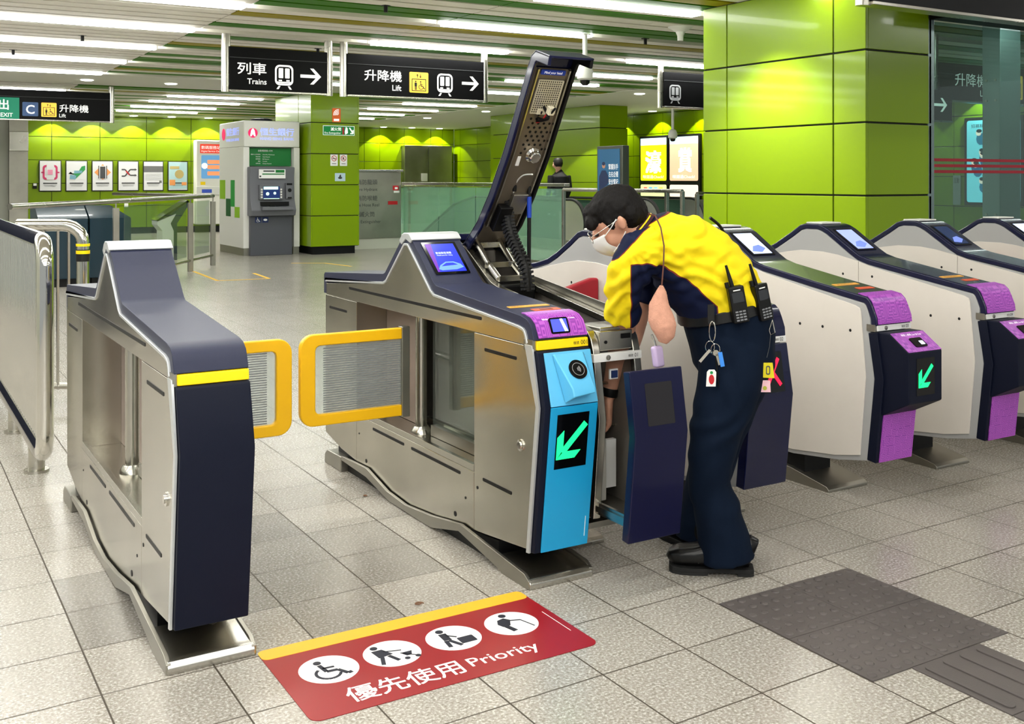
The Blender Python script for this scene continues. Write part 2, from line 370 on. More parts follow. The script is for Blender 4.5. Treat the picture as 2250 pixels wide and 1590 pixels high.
# steel door at the left end of the back wall
b = MB(); b.box(2.62, 3.03, 27.1, 27.3, 0, 2.95); struct(b.build('door_1', STEELD, bevel=.01))
b = MB(); b.box(2.62, 3.03, 27.02, 27.1, 2.0, 2.45); struct(b.build('trim_1', STEEL, bevel=.01))
# lift door behind the escalators
b = MB(); b.box(13.6, 15.2, 28.95, 29.19, 0, 2.36, 0); b.box(14.39, 14.4, 28.94, 28.96, 0, 2.3, 1); struct(b.build('door_2', [STEELD, BLACK], bevel=.01))
b = MB(); F = fr((14.15, 28.94, 1.28)); b.rrect(F, 0, .2, 0, .24, .02, 0, .01); o = b.build('door_notice', WHITEP); tag(o, 'small white notice stuck on the steel lift door', 'notice')

# ------------------------------------------------------------------ ceiling
PITCH = .2625; ROW0 = 9.3; MOD = 1.75
SEQ = 'WWOGWWGWGGWWGOWGWWOGWGWWGGWOWWGWWG'
b = MB(); k = 0
for r in range(-9, 11):
    yr = ROW0+MOD*r
    for i in range(6):
        y0 = yr+.155+i*PITCH; y1 = y0+.21; k += 1
        if y0 > 26.2: continue
        if 16.45 < y1 and y0 < 18.5: continue
        cx = {'W': 0, 'G': 1, 'O': 2}[SEQ[(k+5) % len(SEQ)]]
        if y0 > 5: b.box(-4, 2.845, y0, y1, 2.90, 2.955, 0)
        else: b.box(-4, 15.4, y0, y1, 2.90, 2.955, 0); continue
        xs = [2.855, 4.795, 6.605, 8.435, 10.265, 12.095, 15.4]
        for a0, a1 in zip(xs[:-1], xs[1:]): b.box(a0+.006, a1-.006, y0, y1, 2.90, 2.955, cx)
    # closing slat in the lamp slot where there is no lamp
struct(b.build('ceiling', [CEILW, CEILG, CEILO]))
b = MB(); b.add([(-4,-7,3.06),(15.4,-7,3.06),(15.4,30,3.06),(-4,30,3.06)], [(3,2,1,0)]); struct(b.build('ceiling_backing', CEILB))
b = MB(); b.box(-4, 12.2, 16.5, 18.45, 2.895, 2.95); b.box(2.6, 15.4, 26.3, 29.2, 2.895, 2.95); b.box(11.3, 15.4, 14.4, 26.3, 2.89, 2.94)
struct(b.build('ceiling_beam', CEILF, bevel=.004))
def linear_lamp(x0, x1, y, label, grp):
    t = thing('linear_ceiling_lamp', ((x0+x1)/2, y, 2.9), label, 'ceiling light', grp)
    b = MB(); b.box(x0, x1, y-.015, y+.0, 2.91, 2.97); b.box(x0, x1, y+.13, y+.145, 2.91, 2.97); b.box(x0, x1, y-.015, y+.145, 2.965, 2.975)
    b.build('lamp_housing', WHITE, t)
    b = MB(); b.box(x0+.01, x1-.01, y+.0, y+.13, 2.872, 2.925); b.build('diffuser', LAMPM, t)
    return t
rows = [ROW0+MOD*r for r in range(-9, 10)]
for y in rows:
    if 16.5 < y+.1 and y < 18.4 and not abs(y-16.3) < .1: continue
    if y > 21: continue
    far = y > 8
    linear_lamp(-3.9, -.5, y, 'white linear lamp in the far left part of the white slat ceiling', 'linear lamps at the far left of the slatted ceiling')
    linear_lamp(-.48, 2.82, y, 'long white linear lamp recessed in the all white slatted ceiling at left', 'linear lamps in the white slatted ceiling')
for y in (-4.7, -1.2, 2.3, 5.8, 7.55, 9.3, 11.05, 12.8, 14.55, 16.2):
    linear_lamp(4.81, 6.59, y, 'white linear lamp in the green striped ceiling between the signs and the near column', 'linear lamps above the ticket gates')
for y in (-4.7, -1.2, 2.3, 4.05, 5.8, 11.05, 12.8, 14.2, 16.3, 18.05):
    linear_lamp(8.45, 10.2, y, 'white linear lamp in the striped ceiling above the escalators', 'linear lamps above the escalators')
for y in (20.0, 21.55, 23.3, 24.9):
    linear_lamp(4.6, 6.4, y, 'bright linear lamp over the lobby beyond the hanging signs', 'linear lamps over the far lobby')
for y in (19.6, 21.4, 23.2, 25.0):
    linear_lamp(9.2, 10.9, y, 'linear lamp in the far ceiling behind the bank machine column', 'linear lamps behind the far column')
def downlight(x, y, spot=0, z=2.893, label='round white downlight near the far green wall', grp='downlights along the far green wall', sx=0, sy=1.):
    t = thing('downlight', (x, y, z), label, 'ceiling light', grp)
    b = MB(); b.lathe((x, y, z-.012), [(.0, .0), (.075, .0), (.095, .006), (.095, .012)], 20); b.build('lamp_lens', mat('downlight_lens', (255, 255, 240), .5, emis=9), t)
    if spot:
        l = bpy.data.lights.new('spot', 'SPOT'); l.energy = spot; l.spot_size = math.radians(104); l.spot_blend = .12 if x > 6 or y > 8 else .7; l.shadow_soft_size = .02; l.color = (1, .98, .86)
        o = bpy.data.objects.new('spot', l); COL.objects.link(o); o.parent = t; o.location = (0, 0, -.02)
    return t
for i in range(5): downlight(3.55+.91*i, 26.93, 95)
for i in range(3): downlight(12.9+.93*i, 28.93, 120, label='round downlight washing the green wall behind the glass barrier', grp='downlights behind the glass barrier')
for i, y in enumerate((17.6, 19.0, 20.5)): downlight(15.12, y, 80, label='round downlight above the bright advertising panels', grp='downlights above the advertising panels')
for y in (10.7, 12.4): downlight(15.12, y, 80, label='round downlight over the wall screen behind the glass', grp='downlights behind the glass screen')
for x in (1.2, 2.8, 4.08): downlight(x, 17.55, 0, label='round downlight set in the flat ceiling beam', grp='downlights in the flat ceiling beam')
for x, y in ((11.8, 15.2), (11.8, 18.0), (11.9, 21.0), (14.4, 15.0), (14.4, 23.5), (11.9, 24.0)): downlight(x, y, 160, z=2.888, label='round downlight added to the flat ceiling to brighten the escalator area', grp='added downlights brightening the escalator area')  # added lamps, put in to lift the dim green walls around the escalators
# reflected wall washer at the near column
downlight(5.93, 6.45, 260, z=2.9, label='round downlight in front of the big green column', grp='downlight by the big column')

# ------------------------------------------------------------------ big green column, glass screen
def column(name, x0, x1, y0, y1, z0, z1, vx, vy, hz, label):
    t = thing(name, ((x0+x1)/2, (y0+y1)/2, 0), label, 'column'); b = MB(); g = .007
    Z = [z0]+[h for h in hz if z0 < h < z1]+[z1]
    for j in range(len(Z)-1):
        q0, q1 = Z[j]+g, Z[j+1]-g
        Y = [y0]+vy+[y1]
        for a, c in zip(Y[:-1], Y[1:]):
            b.box(x0, x0+.03, a+(g if a != y0 else 0), c-(g if c != y1 else 0), q0, q1); b.box(x1-.03, x1, a, c, q0, q1)
        X = [x0]+vx+[x1]
        for a, c in zip(X[:-1], X[1:]):
            b.box(a+(g if a != x0 else .03), c-(g if c != x1 else .03), y0, y0+.03, q0, q1); b.box(a+.03, c-.03, y1-.03, y1, q0, q1)
    b.build('cladding', GREEN, t, bevel=.004)
    b = MB(); b.box(x0+.012, x1-.012, y0+.012, y1-.012, max(z0, 0), z1); b.build('core', JOINT, t)
    b = MB(); b.box(x0+.06, x1-.06, y0+.06, y1-.06, 0, max(z0, .1)); b.build('plinth', BLACK, t)
    return t
column('green_column', 6.47, 7.24, 5.54, 7.39, .14, 2.9, [], [5.86, 7.08], [.69, 1.222, 1.784, 2.34], 'massive lime green panelled column behind the cream ticket gates')
t = thing('glass_screen', (9.3, 5.58, 0), 'large glass partition with three red stripes right of the big green column', 'glass partition')
b = MB(); b.box(7.27, 13.5, 5.575, 5.587, .05, 2.62); b.build('glass_pane', GLASST, t)
b = MB(); b.box(7.2, 7.275, 5.54, 5.62, 0, 2.85); b.box(7.2, 13.6, 5.55, 5.61, 0, .06); b.build('frame', mat('grey_green_metal', (120, 138, 138), .4, .5), t, bevel=.004)
for i, z in enumerate((1.41, 1.458, 1.505)):
    b = MB(); b.box(7.26, 13.5, 5.571, 5.574, z-.012, z+.012); b.build('red_stripe', mat('dark_red_stripe', (150, 18, 36), .5), t)
b = MB(); b.box(7.2, 13.6, 5.2, 5.53, 2.62, 2.895); o = b.build('black_fascia', SIGNB, bevel=.005); tag(o, 'black fascia boxing above the glass partition', 'fascia')
t = thing('grey_steel_column', (9.5, 6.5, 0), 'bolted grey steel column seen through the glass partition', 'column')
b = MB(); b.box(9.39, 9.72, 6.4, 6.6, 0, 2.9); b.build('shaft', mat('grey_green_metal', (120, 138, 138), .4, .5), t, bevel=.012)
b = MB(); F = fr((9.39, 6.5, 0), '-x')
for y in (-.05, .05):
    for z in (2.12, 2.32, 1.0): b.disc(F, y, z, .012, 0, .01, 0, 12)
b.build('bolts', STEELD, t)
b = MB(); b.rrect(fr((0, 6.5, 0), '-y'), 10.0, 10.9, 2.2, 2.72, .03, 0, .2); o = b.build('grey_cabinet', mat('pale_grey_box', (150, 160, 160), .5)); tag(o, 'pale grey cabinet hung near the ceiling behind the glass', 'cabinet')

# ------------------------------------------------------------------ hanging signs
def hanging_sign(x0, x1, y, z0, z1, label, posts=(0, 1), grp=None, zt=2.9):
    t = thing('hanging_sign', ((x0+x1)/2, y, z0), label, 'sign', grp)
    b = MB(); b.box(x0, x1, y-.04, y+.04, z0+.012, z1); b.build('sign_panel', SIGNB, t, bevel=.004)
    b = MB(); b.box(x0, x1, y-.045, y-.04, z1-.118, z1-.112); b.build('groove_line', GREYP, t)
    b = MB(); b.box(x0-.0, x1+.0, y-.05, y+.05, z0-.005, z0+.014); b.build('bottom_rail', STEEL, t, bevel=.003)
    for i in posts:
        x = (x0-.028) if i == 0 else (x1+.028)
        b = MB(); b.tube([(x, y, z0-.01), (x, y, zt)], .032, 14, flat=1.5); b.build('hanging_post', STEEL, t)
    return t
t = hanging_sign(3.215, 4.315, 11.25, 2.29, 2.765, 'black hanging sign reading Trains with a train symbol and arrow'); F = fr((0, 11.208, 0))
text('列車', F, 3.30, 2.475, .125, WHITEL, t, bold=.012, width=.315); text('Trains', F, 3.618, 2.372, .062, WHITEL, t, align='RIGHT', bold=.01)
ic_train(F, 3.815, 2.33, .265, t); ic_arrow(F, 4.0, 4.24, 2.485, .175, t)
t = hanging_sign(4.555, 6.325, 11.25, 2.29, 2.77, 'black hanging sign reading Lift with wheelchair lift and train symbols'); F = fr((0, 11.208, 0))
text('升降機', F, 4.76, 2.475, .125, WHITEL, t, bold=.012, width=.465); text('Lift', F, 5.222, 2.372, .068, WHITEL, t, align='RIGHT', bold=.01)
ic_lift(F, 5.325, 5.57, 2.36, 2.60, t); ic_train(F, 5.79, 2.335, .265, t); ic_arrow(F, 6.02, 6.25, 2.5, .17, t)
t = hanging_sign(9.12, 11.2, 11.25, 2.32, 2.80, 'black hanging sign with a dim train symbol partly behind the big column'); F = fr((0, 11.208, 0))
ic_train(F, 9.31, 2.375, .255, t, mat('dim_letter', (170, 172, 176), .5))
t = hanging_sign(.9, 3.34, 18.7, 2.3, 2.79, 'long black hanging sign with exit C and Lift at the left'); F = fr((0, 18.658, 0))
b = MB(); b.rect(F, 1.62, 1.955, 2.31, 2.655, 0, .0015); b.build('exit_panel', mat('exit_green', (0, 128, 96), .5, emis=.3), t)
text('出', F, 1.66, 2.46, .16, WHITEL, t, bold=.02, lift=.003); text('EXIT', F, 1.86, 2.345, .065, WHITEL, t, align='RIGHT', bold=.01, lift=.003)
b = MB(); b.rrect(F, 2.0, 2.235, 2.365, 2.59, .015, 0, .0015); b.build('letter_panel', mat('sign_blue', (60, 86, 128), .5, emis=.3), t); text('C', F, 2.117, 2.405, .145, WHITEL, t, align='CENTER', bold=.012, lift=.003)
ic_lift(F, 2.28, 2.51, 2.36, 2.59, t); text('升降機', F, 2.555, 2.445, .125, WHITEL, t, bold=.012, width=.445); text('Lift', F, 2.55, 2.36, .06, WHITEL, t, bold=.01)
t = hanging_sign(4.62, 7.2, 3.95, 2.30, 2.80, 'black sign case hanging nearest, cut by the top right edge', posts=(0,))
t = hanging_sign(9.75, 12.6, 7.4, 2.19, 2.6, 'black hanging sign reading Lift seen through the glass partition', posts=(0,)); F = fr((0, 7.355, 0))
text('升降機', F, 10.0, 2.36, .14, WHITEL, t, width=.55); text('Lift', F, 10.55, 2.26, .07, WHITEL, t, align='RIGHT'); ic_lift(F, 10.95, 11.2, 2.25, 2.52, t)
t = hanging_sign(9.0, 9.42, 7.0, 1.93, 2.25, 'small black arrow sign seen low through the glass partition', posts=(0,)); ic_arrow(fr((0, 6.955, 0)), 9.1, 9.33, 2.1, .14, t)

# ------------------------------------------------------------------ ceiling fittings
def dome_camera(x, y, z0, z1, label, r=.085):
    t = thing('dome_camera', (x, y, z0), label, 'security camera')
    b = MB(); b.cyl((x, y, z0), (x, y, z1), .026); b.lathe((x, y, z0-.012), [(.06, 0), (.06, .012)], 20); b.build('stalk', WHITE, t)
    b = MB(); b.lathe((x, y, z1-.17), [(.05, .0), (r, .02), (r*1.02, .1), (r*.75, .16), (.03, .18)], 28); b.build('housing', WHITE, t)
    b = MB(); b.lathe((x, y, z1-.225), [(.0, .0), (.03, .004), (.048, .025), (.055, .06)], 24); b.build('camera_dome', BLACKG, t)
    return t
dome_camera(6.48, 9.29, 2.9, 2.57, 'white dome security camera on a stalk above the open gate')
dome_camera(12.9, 15.6, 2.9, 2.28, 'white dome camera on a stalk in front of the advertising panels')
b = MB(); b.lathe((7.03, 8.38, 2.76), [(.03, 0), (.032, .05), (.05, .09), (.11, .125), (.13, .14)], 28); o = b.build('ceiling_antenna', WHITE); tag(o, 'white funnel shaped ceiling antenna left of the big column', 'antenna')
def sprinkler(x, y):
    b = MB(); b.cyl((x, y, 2.84), (x, y, 2.93), .018, 10); b.lathe((x, y, 2.90), [(.045, 0), (.045, .008)], 14); o = b.build('sprinkler', BLACK)
    tag(o, 'small black sprinkler head poking out of the slatted ceiling', 'sprinkler', 'sprinkler heads')
for x, y in ((3.9, 8.7), (1.9, 12.2), (1.4, 14.0), (7.3, 9.3), (4.5, 12.0), (3.6, 20.5), (8.4, 11.9)): sprinkler(x, y)
b = MB(); b.rrect(fr((2.65, 21.6, 2.88), '+z'), 0, .35, 0, .35, .02, -.03, 0); o = b.build('wireless_box', WHITE); tag(o, 'flat white box fixed under the far striped ceiling', 'ceiling box')
# ------------------------------------------------------------------ far column and bank machine
t = column('green_column', 6.6, 7.52, 17.95, 19.9, .137, 2.9, [], [18.6], [.69, 1.245, 1.80, 2.355], 'lime green column beside the bank machine with stickers and extinguisher sign')
F = fr((0, 17.948, 0))
def sticker(x0, x1, z0, z1, m, label, name='sticker', cat='sticker', F=F):
    b = MB(); b.rrect(F, x0, x1, z0, z1, min(x1-x0, z1-z0)*.06, 0, .003); o = b.build(name, m); return tag(o, label, cat)
FL = lambda F: (F[0]+F[3]*.003, F[1], F[2], F[3])
o = sticker(7.0, 7.16, 2.37, 2.62, mat('orange_sticker', (244, 112, 40), .5), 'orange wireless sticker high on the far green column')
b = MB()
for r in (.025, .05, .075, .1):
    b.stroke(FL(F), [(7.125-r*math.cos(math.radians(a)), 2.5+r*math.sin(math.radians(a))) for a in range(-5, 96, 16)], .012, 0, .002)
b.rect(FL(F), 7.03, 7.13, 2.39, 2.43, 0, .002); b.build('wave_symbol', WHITEL, o)
o = sticker(6.82, 7.43, 2.13, 2.31, mat('safety_green', (0, 128, 60), .5, emis=.15), 'green fire extinguisher direction sign on the far green column', 'extinguisher_sign', 'sign')
b = MB(); b.ring(FL(F), [(6.825,2.135),(7.425,2.135),(7.425,2.305),(6.825,2.305)], [(6.832,2.142),(7.418,2.142),(7.418,2.298),(6.832,2.298)], 0, .002)
b.build('border', WHITEL, o); text('滅火筒', FL(F), 6.97, 2.215, .062, WHITEL, o, width=.2, bold=.01); text('Fire Extinguisher', FL(F), 6.855, 2.16, .035, WHITEL, o, width=.31)
b = MB(); b.rrect(FL(F), 7.195, 7.225, 2.15, 2.28, .01, 0, .002); b.build('extinguisher_symbol', RED, o)
b = MB(); b.plate(FL(F), [(7.25,2.15),(7.3,2.18),(7.29,2.27),(7.26,2.29),(7.24,2.2)], 0, .002); b.stroke(FL(F), [(7.33, 2.275), (7.395, 2.18)], .022, 0, .002); b.stroke(FL(F), [(7.345, 2.172), (7.4, 2.172), (7.4, 2.235)], .022, 0, .0021); b.build('arrow', WHITEL, o)
for x, lb in ((6.965, 'left of the two small no smoking style notices on the far column'), (7.145, 'right of the two small prohibition notices on the far column')):
    o = sticker(x, x+.14, 1.585, 1.79, WHITEP, lb, 'notice', 'notice'); b = MB(); n = 24
    b.ring(FL(F), [(x+.07+.052*math.cos(2*PI*i/n), 1.72+.052*math.sin(2*PI*i/n)) for i in range(n)], [(x+.07+.042*math.cos(2*PI*i/n), 1.72+.042*math.sin(2*PI*i/n)) for i in range(n)], 0, .002)
    b.stroke(FL(F), [(x+.035, 1.755), (x+.105, 1.685)], .009, 0, .002); b.build('prohibition_ring', RED, o)
    b = MB()
    if x < 7.05: b.stroke(FL(F), [(x+.035, 1.715), (x+.105, 1.715)], .013, 0, .0015)
    else: b.plate(FL(F), [(x+.045,1.70),(x+.08,1.70),(x+.08,1.75),(x+.06,1.735)], 0, .0015)
    b.build('print', GREYP, o); b = MB(); b.rect(FL(F), x+.03, x+.11, 1.618, 1.628, 0, .0015); b.build('caption_line', GREYP, o)
o = sticker(7.05, 7.25, 1.31, 1.455, mat('pale_blue_card', (188, 212, 226), .5), 'pale blue card stuck low on the far green column'); b = MB(); b.disc(FL(F), 7.15, 1.37, .04, 0, .002, n=12, ry=.022); b.plate(FL(F), [(7.13,1.385),(7.17,1.385),(7.165,1.43),(7.14,1.42)], 0, .002); b.build('print', GREYP, o)

ATMG = mat('atm_grey', (104, 106, 112), .5); ATMD = mat('atm_dark_grey', (78, 80, 88), .5); BG = mat('bank_green', (10, 116, 48), .5)
t = thing('bank_machine_booth', (6.0, 19, 0), 'white and green booth of a bank around the grey cash machine', 'booth')
b = MB(); b.box(5.5, 6.52, 18.3, 19.85, 1.915, 2.38); b.build('header_box', WHITE, t, bevel=.02)
b = MB(); b.box(5.5, 5.61, 18.33, 19.85, .13, 1.915); b.box(6.42, 6.53, 18.33, 19.85, .13, 1.915); b.box(5.61, 6.42, 18.5, 19.85, .13, 1.915); b.build('wall_panels', WHITE, t, bevel=.008)
b = MB(); b.box(5.51, 5.62, 18.34, 19.84, 0, .13); b.build('plinth', STEELD, t); b = MB(); b.box(6.41, 6.52, 18.34, 19.84, 0, .13); b.build('plinth', STEELD, t)
b = MB(); b.box(5.62, 6.4, 18.44, 18.5, 1.58, 1.9); g = b.build('green_board', BG, t); Fg = fr((0, 18.44, 0))
text('自動櫃員機 ATM', Fg, 5.8, 1.835, .035, WHITEP, g, width=.26)
for k, (a, c) in enumerate((('銀聯卡人民幣提款', 'UnionPay Withdrawal'), ('現金存款', 'Cash Deposit'), ('繳費服務', 'Bill Payment'), ('轉賬', 'Transfer'), ('支票存款', 'Cheque Deposit'))):
    text(a, Fg, 5.84, 1.775-.04*k, .02, WHITEP, g, align='RIGHT'); text(c, Fg, 5.88, 1.775-.04*k, .018, WHITEP, g)
F = fr((0, 18.298, 0)); b = MB(); b.disc(F, 5.66, 2.16, .085, 0, .002); b.build('logo_disc', mat('logo_pink', (232, 30, 100), .5, emis=.4), t)
b = MB(); b.plate(F, [(5.61,2.1),(5.635,2.1),(5.66,2.14),(5.685,2.1),(5.71,2.1),(5.69,2.21),(5.63,2.21)], .002, .003); b.disc(F, 5.66, 2.215, .022, .002, .0032); b.build('logo_figure', WHITEL, t)
LB = mat('lit_blue_letter', (150, 168, 255), .5, emis=.8)
text('恒生銀行', F, 5.79, 2.12, .13, LB, t, width=.62, bold=.01); text('HANG SENG BANK', F, 5.79, 2.04, .05, LB, t, width=.62)
F2 = fr((5.498, 0, 0), '-x'); b = MB(); b.disc(F2, -19.55, 2.17, .11, 0, .002); b.build('logo_disc', mat('logo_pink', (232, 30, 100)), t); text('恒生銀行', F2, -19.38, 2.13, .14, LB, t, width=.8); text('HANG SENG BANK', F2, -19.38, 2.03, .05, LB, t, width=.8)
b = MB()
LG = mat('bank_lime', (140, 190, 30), .5); DG = mat('bank_dark_green', (10, 88, 40), .5)
for (y0, y1, z0, z1, mi) in ((19.45, 19.8, .98, 1.33, 0), (19.1, 19.4, .67, .99, 1), (18.85, 19.1, .85, 1.33, 2), (18.55, 18.85, .66, .85, 0)): b.box(5.497, 5.502, y0, y1, z0, z1, mi)
b.build('colour_squares', [LG, DG, mat('bank_mid_green', (30, 150, 60), .5)], t)
t = thing('cash_machine', (5.98, 18.2, 0), 'grey cash machine with lit screen in the white bank booth', 'cash machine')
b = MB(); b.prism([(18.49,.0),(18.24,.0),(18.24,.72),(18.49,.72)], 5.6, 6.36); b.build('lower_door', ATMD, t, bevel=.01)
b = MB(); b.prism([(18.43,.70),(18.12,.70),(18.08,.80),(18.17,1.0),(18.19,1.34),(18.16,1.56),(18.43,1.56)], 5.57, 6.38); b.build('fascia', ATMG, t, bevel=.015)
F = fr((0, 18.155, 0)); b = MB(); b.rect(F, 5.72, 6.2, 1.36, 1.52, 0, .012); b.build('instruction_card', WHITEP, t)
b = MB(); b.rect(F, 6.02, 6.18, 1.46, 1.51, .012, .014); b.rect(F, 5.78, 6.18, 1.425, 1.445, .012, .014); b.build('card_print', BG, t)
b = MB(); b.rect(F, 5.73, 5.76, 1.38, 1.41, .012, .014); b.rect(F, 5.8, 6.0, 1.475, 1.5, .012, .013); b.build('card_print_grey', GREYP, t)
F = fr((0, 18.15, 0)); b = MB(); b.box(5.72, 6.14, 18.1, 18.2, .985, 1.25); b.build('screen_surround', ATMG, t, bevel=.01)
F = fr((0, 18.098, 0)); b = MB(); b.rect(F, 5.78, 6.08, 1.0, 1.22, 0, .003); sc = b.build('screen', mat('atm_screen', (24, 44, 96), .3, emis=.5), t)
b = MB(); b.rect(F, 5.79, 6.05, 1.165, 1.215, .003, .005); b.rect(F, 5.79, 6.07, 1.0, 1.012, .003, .005); b.disc(F, 5.86, 1.09, .03, .003, .005); b.disc(F, 5.99, 1.1, .025, .003, .005); b.build('screen_symbols', mat('screen_pale', (200, 236, 220), .4, emis=.7), sc)
b = MB()
for k in range(4):
    for x in (5.755, 6.105): b.rrect(F, x-.015, x+.015, 1.015+.045*k, 1.045+.045*k, .006, 0, .01)
b.build('screen_buttons', WHITE, t)
b = MB(); b.box(5.74, 6.24, 18.07, 18.15, .88, .95); b.box(5.9, 5.98, 18.06, 18.1, .86, .9); b.build('cash_slot', BLACK, t)
b = MB(); b.box(5.74, 6.3, 18.0, 18.1, .8, .865); b.build('keypad_ledge', ATMG, t, bevel=.012)
b = MB(); b.box(6.2, 6.32, 18.11, 18.2, 1.0, 1.28); b.build('card_reader', ATMG, t, bevel=.008)
b = MB(); F = fr((0, 18.108, 0)); b.rect(F, 6.21, 6.31, 1.24, 1.275, 0, .006); b.rect(F, 6.23, 6.3, 1.01, 1.03, 0, .006); b.disc(F, 6.265, 1.15, .033, 0, .008); b.build('card_slots', BLACK, t)
F = fr((0, 18.238, 0))
for x, nm in ((5.68, 'wheelchair_sticker'), (5.81, 'eye_sticker')):
    b = MB(); b.rect(F, x, x+.11, .58, .68, 0, .002); s_ = b.build(nm, mat('sticker_blue', (20, 40, 90), .5), t); b = MB()
    if 'wheel' in nm: wheelchair_2d(b, F, x+.055, .63, .085, .002, .004)
    else: b.disc(F, x+.055, .63, .035, .002, .004, ry=.02)
    b.build('symbol', WHITEP, s_)
b = MB(); b.lathe((6.1, 19.2, 2.38), [(.2, 0), (.2, .07), (.12, .09), (0, .1)], 24); o = b.build('round_cover', NAVYD); tag(o, 'dark blue round cover on top of the bank booth', 'cover')

# ------------------------------------------------------------------ fire hydrant cabinet
t = thing('fire_hydrant_cabinet', (8.4, 19.0, 0), 'steel fire hydrant and hose reel cabinet right of the far column', 'cabinet')
b = MB(); b.box(7.7, 8.8, 18.9, 19.3, .2, 1.49); b.build('cabinet_body', STEELD, t, bevel=.006)
b = MB(); b.box(7.68, 8.84, 18.87, 19.32, 1.49, 1.53); b.build('cabinet_top', STEEL, t, bevel=.006)
b = MB(); b.box(7.7, 8.8, 18.92, 19.28, 0, .2); b.build('plinth', CEILF, t)
F = fr((0, 18.897, 0)); T_ = GREYP
for zh, ze, c, e in ((1.24, 1.12, '消防龍頭', 'Fire Hydrant'), (.93, .82, '消防喉轆', 'Fire Hose Reel'), (.62, .50, '滅火筒', 'Fire Extinguisher')):
    text(c, F, 8.08, zh, .1, T_, t, align='CENTER'); text(e, F, 8.08, ze, .062, T_, t, align='CENTER')
b = MB(); b.rect(F, 8.62, 8.74, 1.13, 1.22, 0, .006); b.build('red_label', RED, t); b = MB(); b.rect(F, 8.52, 8.72, .85, .92, 0, .006); b.build('red_label', RED, t)
b = MB(); b.rect(F, 8.64, 8.76, 1.08, 1.12, 0, .006); b.build('white_label', WHITEP, t); b = MB(); b.rect(F, 8.66, 8.72, 1.15, 1.19, .006, .008); b.build('white_label', WHITEP, t)

# ------------------------------------------------------------------ posters on the back wall
def poster(x0, label, pic):
    x1 = x0+.495; t = thing('framed_poster', ((x0+x1)/2, 27.15, 1.05), label, 'poster', 'row of framed posters')
    b = MB(); F = fr((0, 27.185, 0)); b.rect(F, x0, x1, 1.05, 1.79, 0, .03); b.build('frame', BLACKP, t, bevel=.004)
    b = MB(); F = fr((0, 27.152, 0)); b.rect(F, x0+.02, x1-.02, 1.075, 1.775, 0, .004); p = b.build('paper', mat('poster_paper', (226, 226, 230), .5), t)
    F = (F[0]+F[3]*.004+V3(x0, 0, 1.05), F[1], F[2], F[3]); pic(F, p)
    b = MB()
    for k, (a, c) in enumerate(((.09, .4), (.1, .39), (.12, .37))): b.rect(F, a, c, .185-.03*k, (.21 if k == 0 else .19)-.03*k, 0, .002)
    b.build('caption', BLACKP, p)
PINK = mat('poster_pink', (206, 60, 110), .5); PGREEN = mat('poster_green', (50, 150, 84), .5); PORNG = mat('poster_orange', (236, 156, 90), .5); PGREY = mat('poster_grey', (110, 110, 112), .5); PBLU = mat('poster_blue', (120, 168, 190), .5)
def p1(F, p):
    b = MB(); b.ring(F, rr(.08, .41, .28, .63, .07), rr(.125, .365, .325, .585, .04), 0, .002); b.rect(F, .05, .1, .44, .47, 0, .002); b.rect(F, .4, .45, .44, .47, 0, .002); b.build('loop_symbol', PINK, p)
    b = MB(); b.rrect(F, .165, .335, .285, .63, .02, .002, .004); b.build('phone_symbol', mat('poster_paper', (226, 226, 230)), p)
    b = MB(); b.rect(F, .19, .3, .4, .52, .004, .006); b.build('phone_screen', mat('poster_light_pink', (232, 150, 180), .5), p)
def p2(F, p):
    b = MB(); b.plate(F, [(.06,.42),(.11,.47),(.2,.4),(.22,.3),(.44,.52),(.44,.62),(.36,.6),(.3,.5),(.3,.44),(.2,.44),(.1,.42)], 0, .002); b.build('tick_symbol', PGREEN, p)
    b = MB(); b.plate(F, [(.09,.3),(.22,.29),(.24,.38),(.1,.4)], .002, .003); b.plate(F, [(.19,.43),(.36,.44),(.38,.5),(.19,.5)], .002, .003); b.build('tick_patch', PBLU, p)
def p3(F, p):
    b = MB(); b.plate(F, [(.06,.46),(.25,.66),(.44,.46),(.25,.28)], 0, .002); b.build('diamond', PORNG, p)
    b = MB(); b.rect(F, .15, .35, .31, .62, .002, .004); b.build('gate_symbol', mat('poster_paper', (226, 226, 230)), p)
    b = MB(); b.rect(F, .19, .31, .31, .6, .004, .006); b.rect(F, .15, .17, .31, .62, .004, .006); b.rect(F, .33, .35, .31, .62, .004, .006); b.build('gate_shadow', mat('poster_dark', (70, 70, 72)), p)
def p4(F, p):
    b = MB(); b.stroke(F, [(.09,.53),(.17,.53),(.29,.39),(.4,.39)], .03, 0, .002); b.stroke(F, [(.09,.37),(.17,.37),(.29,.53),(.4,.53)], .03, 0, .0022); b.plate(F, [(.4,.56),(.45,.53),(.4,.5)], 0, .002); b.plate(F, [(.4,.42),(.45,.39),(.4,.36)], 0, .002); b.build('crossing_arrows', mat('poster_dark', (70, 70, 72)), p)
    b = MB(); b.stroke(F, [(.19,.5),(.27,.4)], .028, .0022, .003); b.build('red_stroke', RED, p)
def p5(F, p):
    b = MB(); b.rect(F, .02, .475, .47, .62, 0, .002); b.rect(F, .39, .45, .2, .26, 0, .001); b.build('photo_block', PGREY, p)
    b = MB()
    for k in range(5): b.rect(F, .05, .45, .42-.035*k, .424-.035*k, 0, .002)
    b.build('lines', PGREY, p)
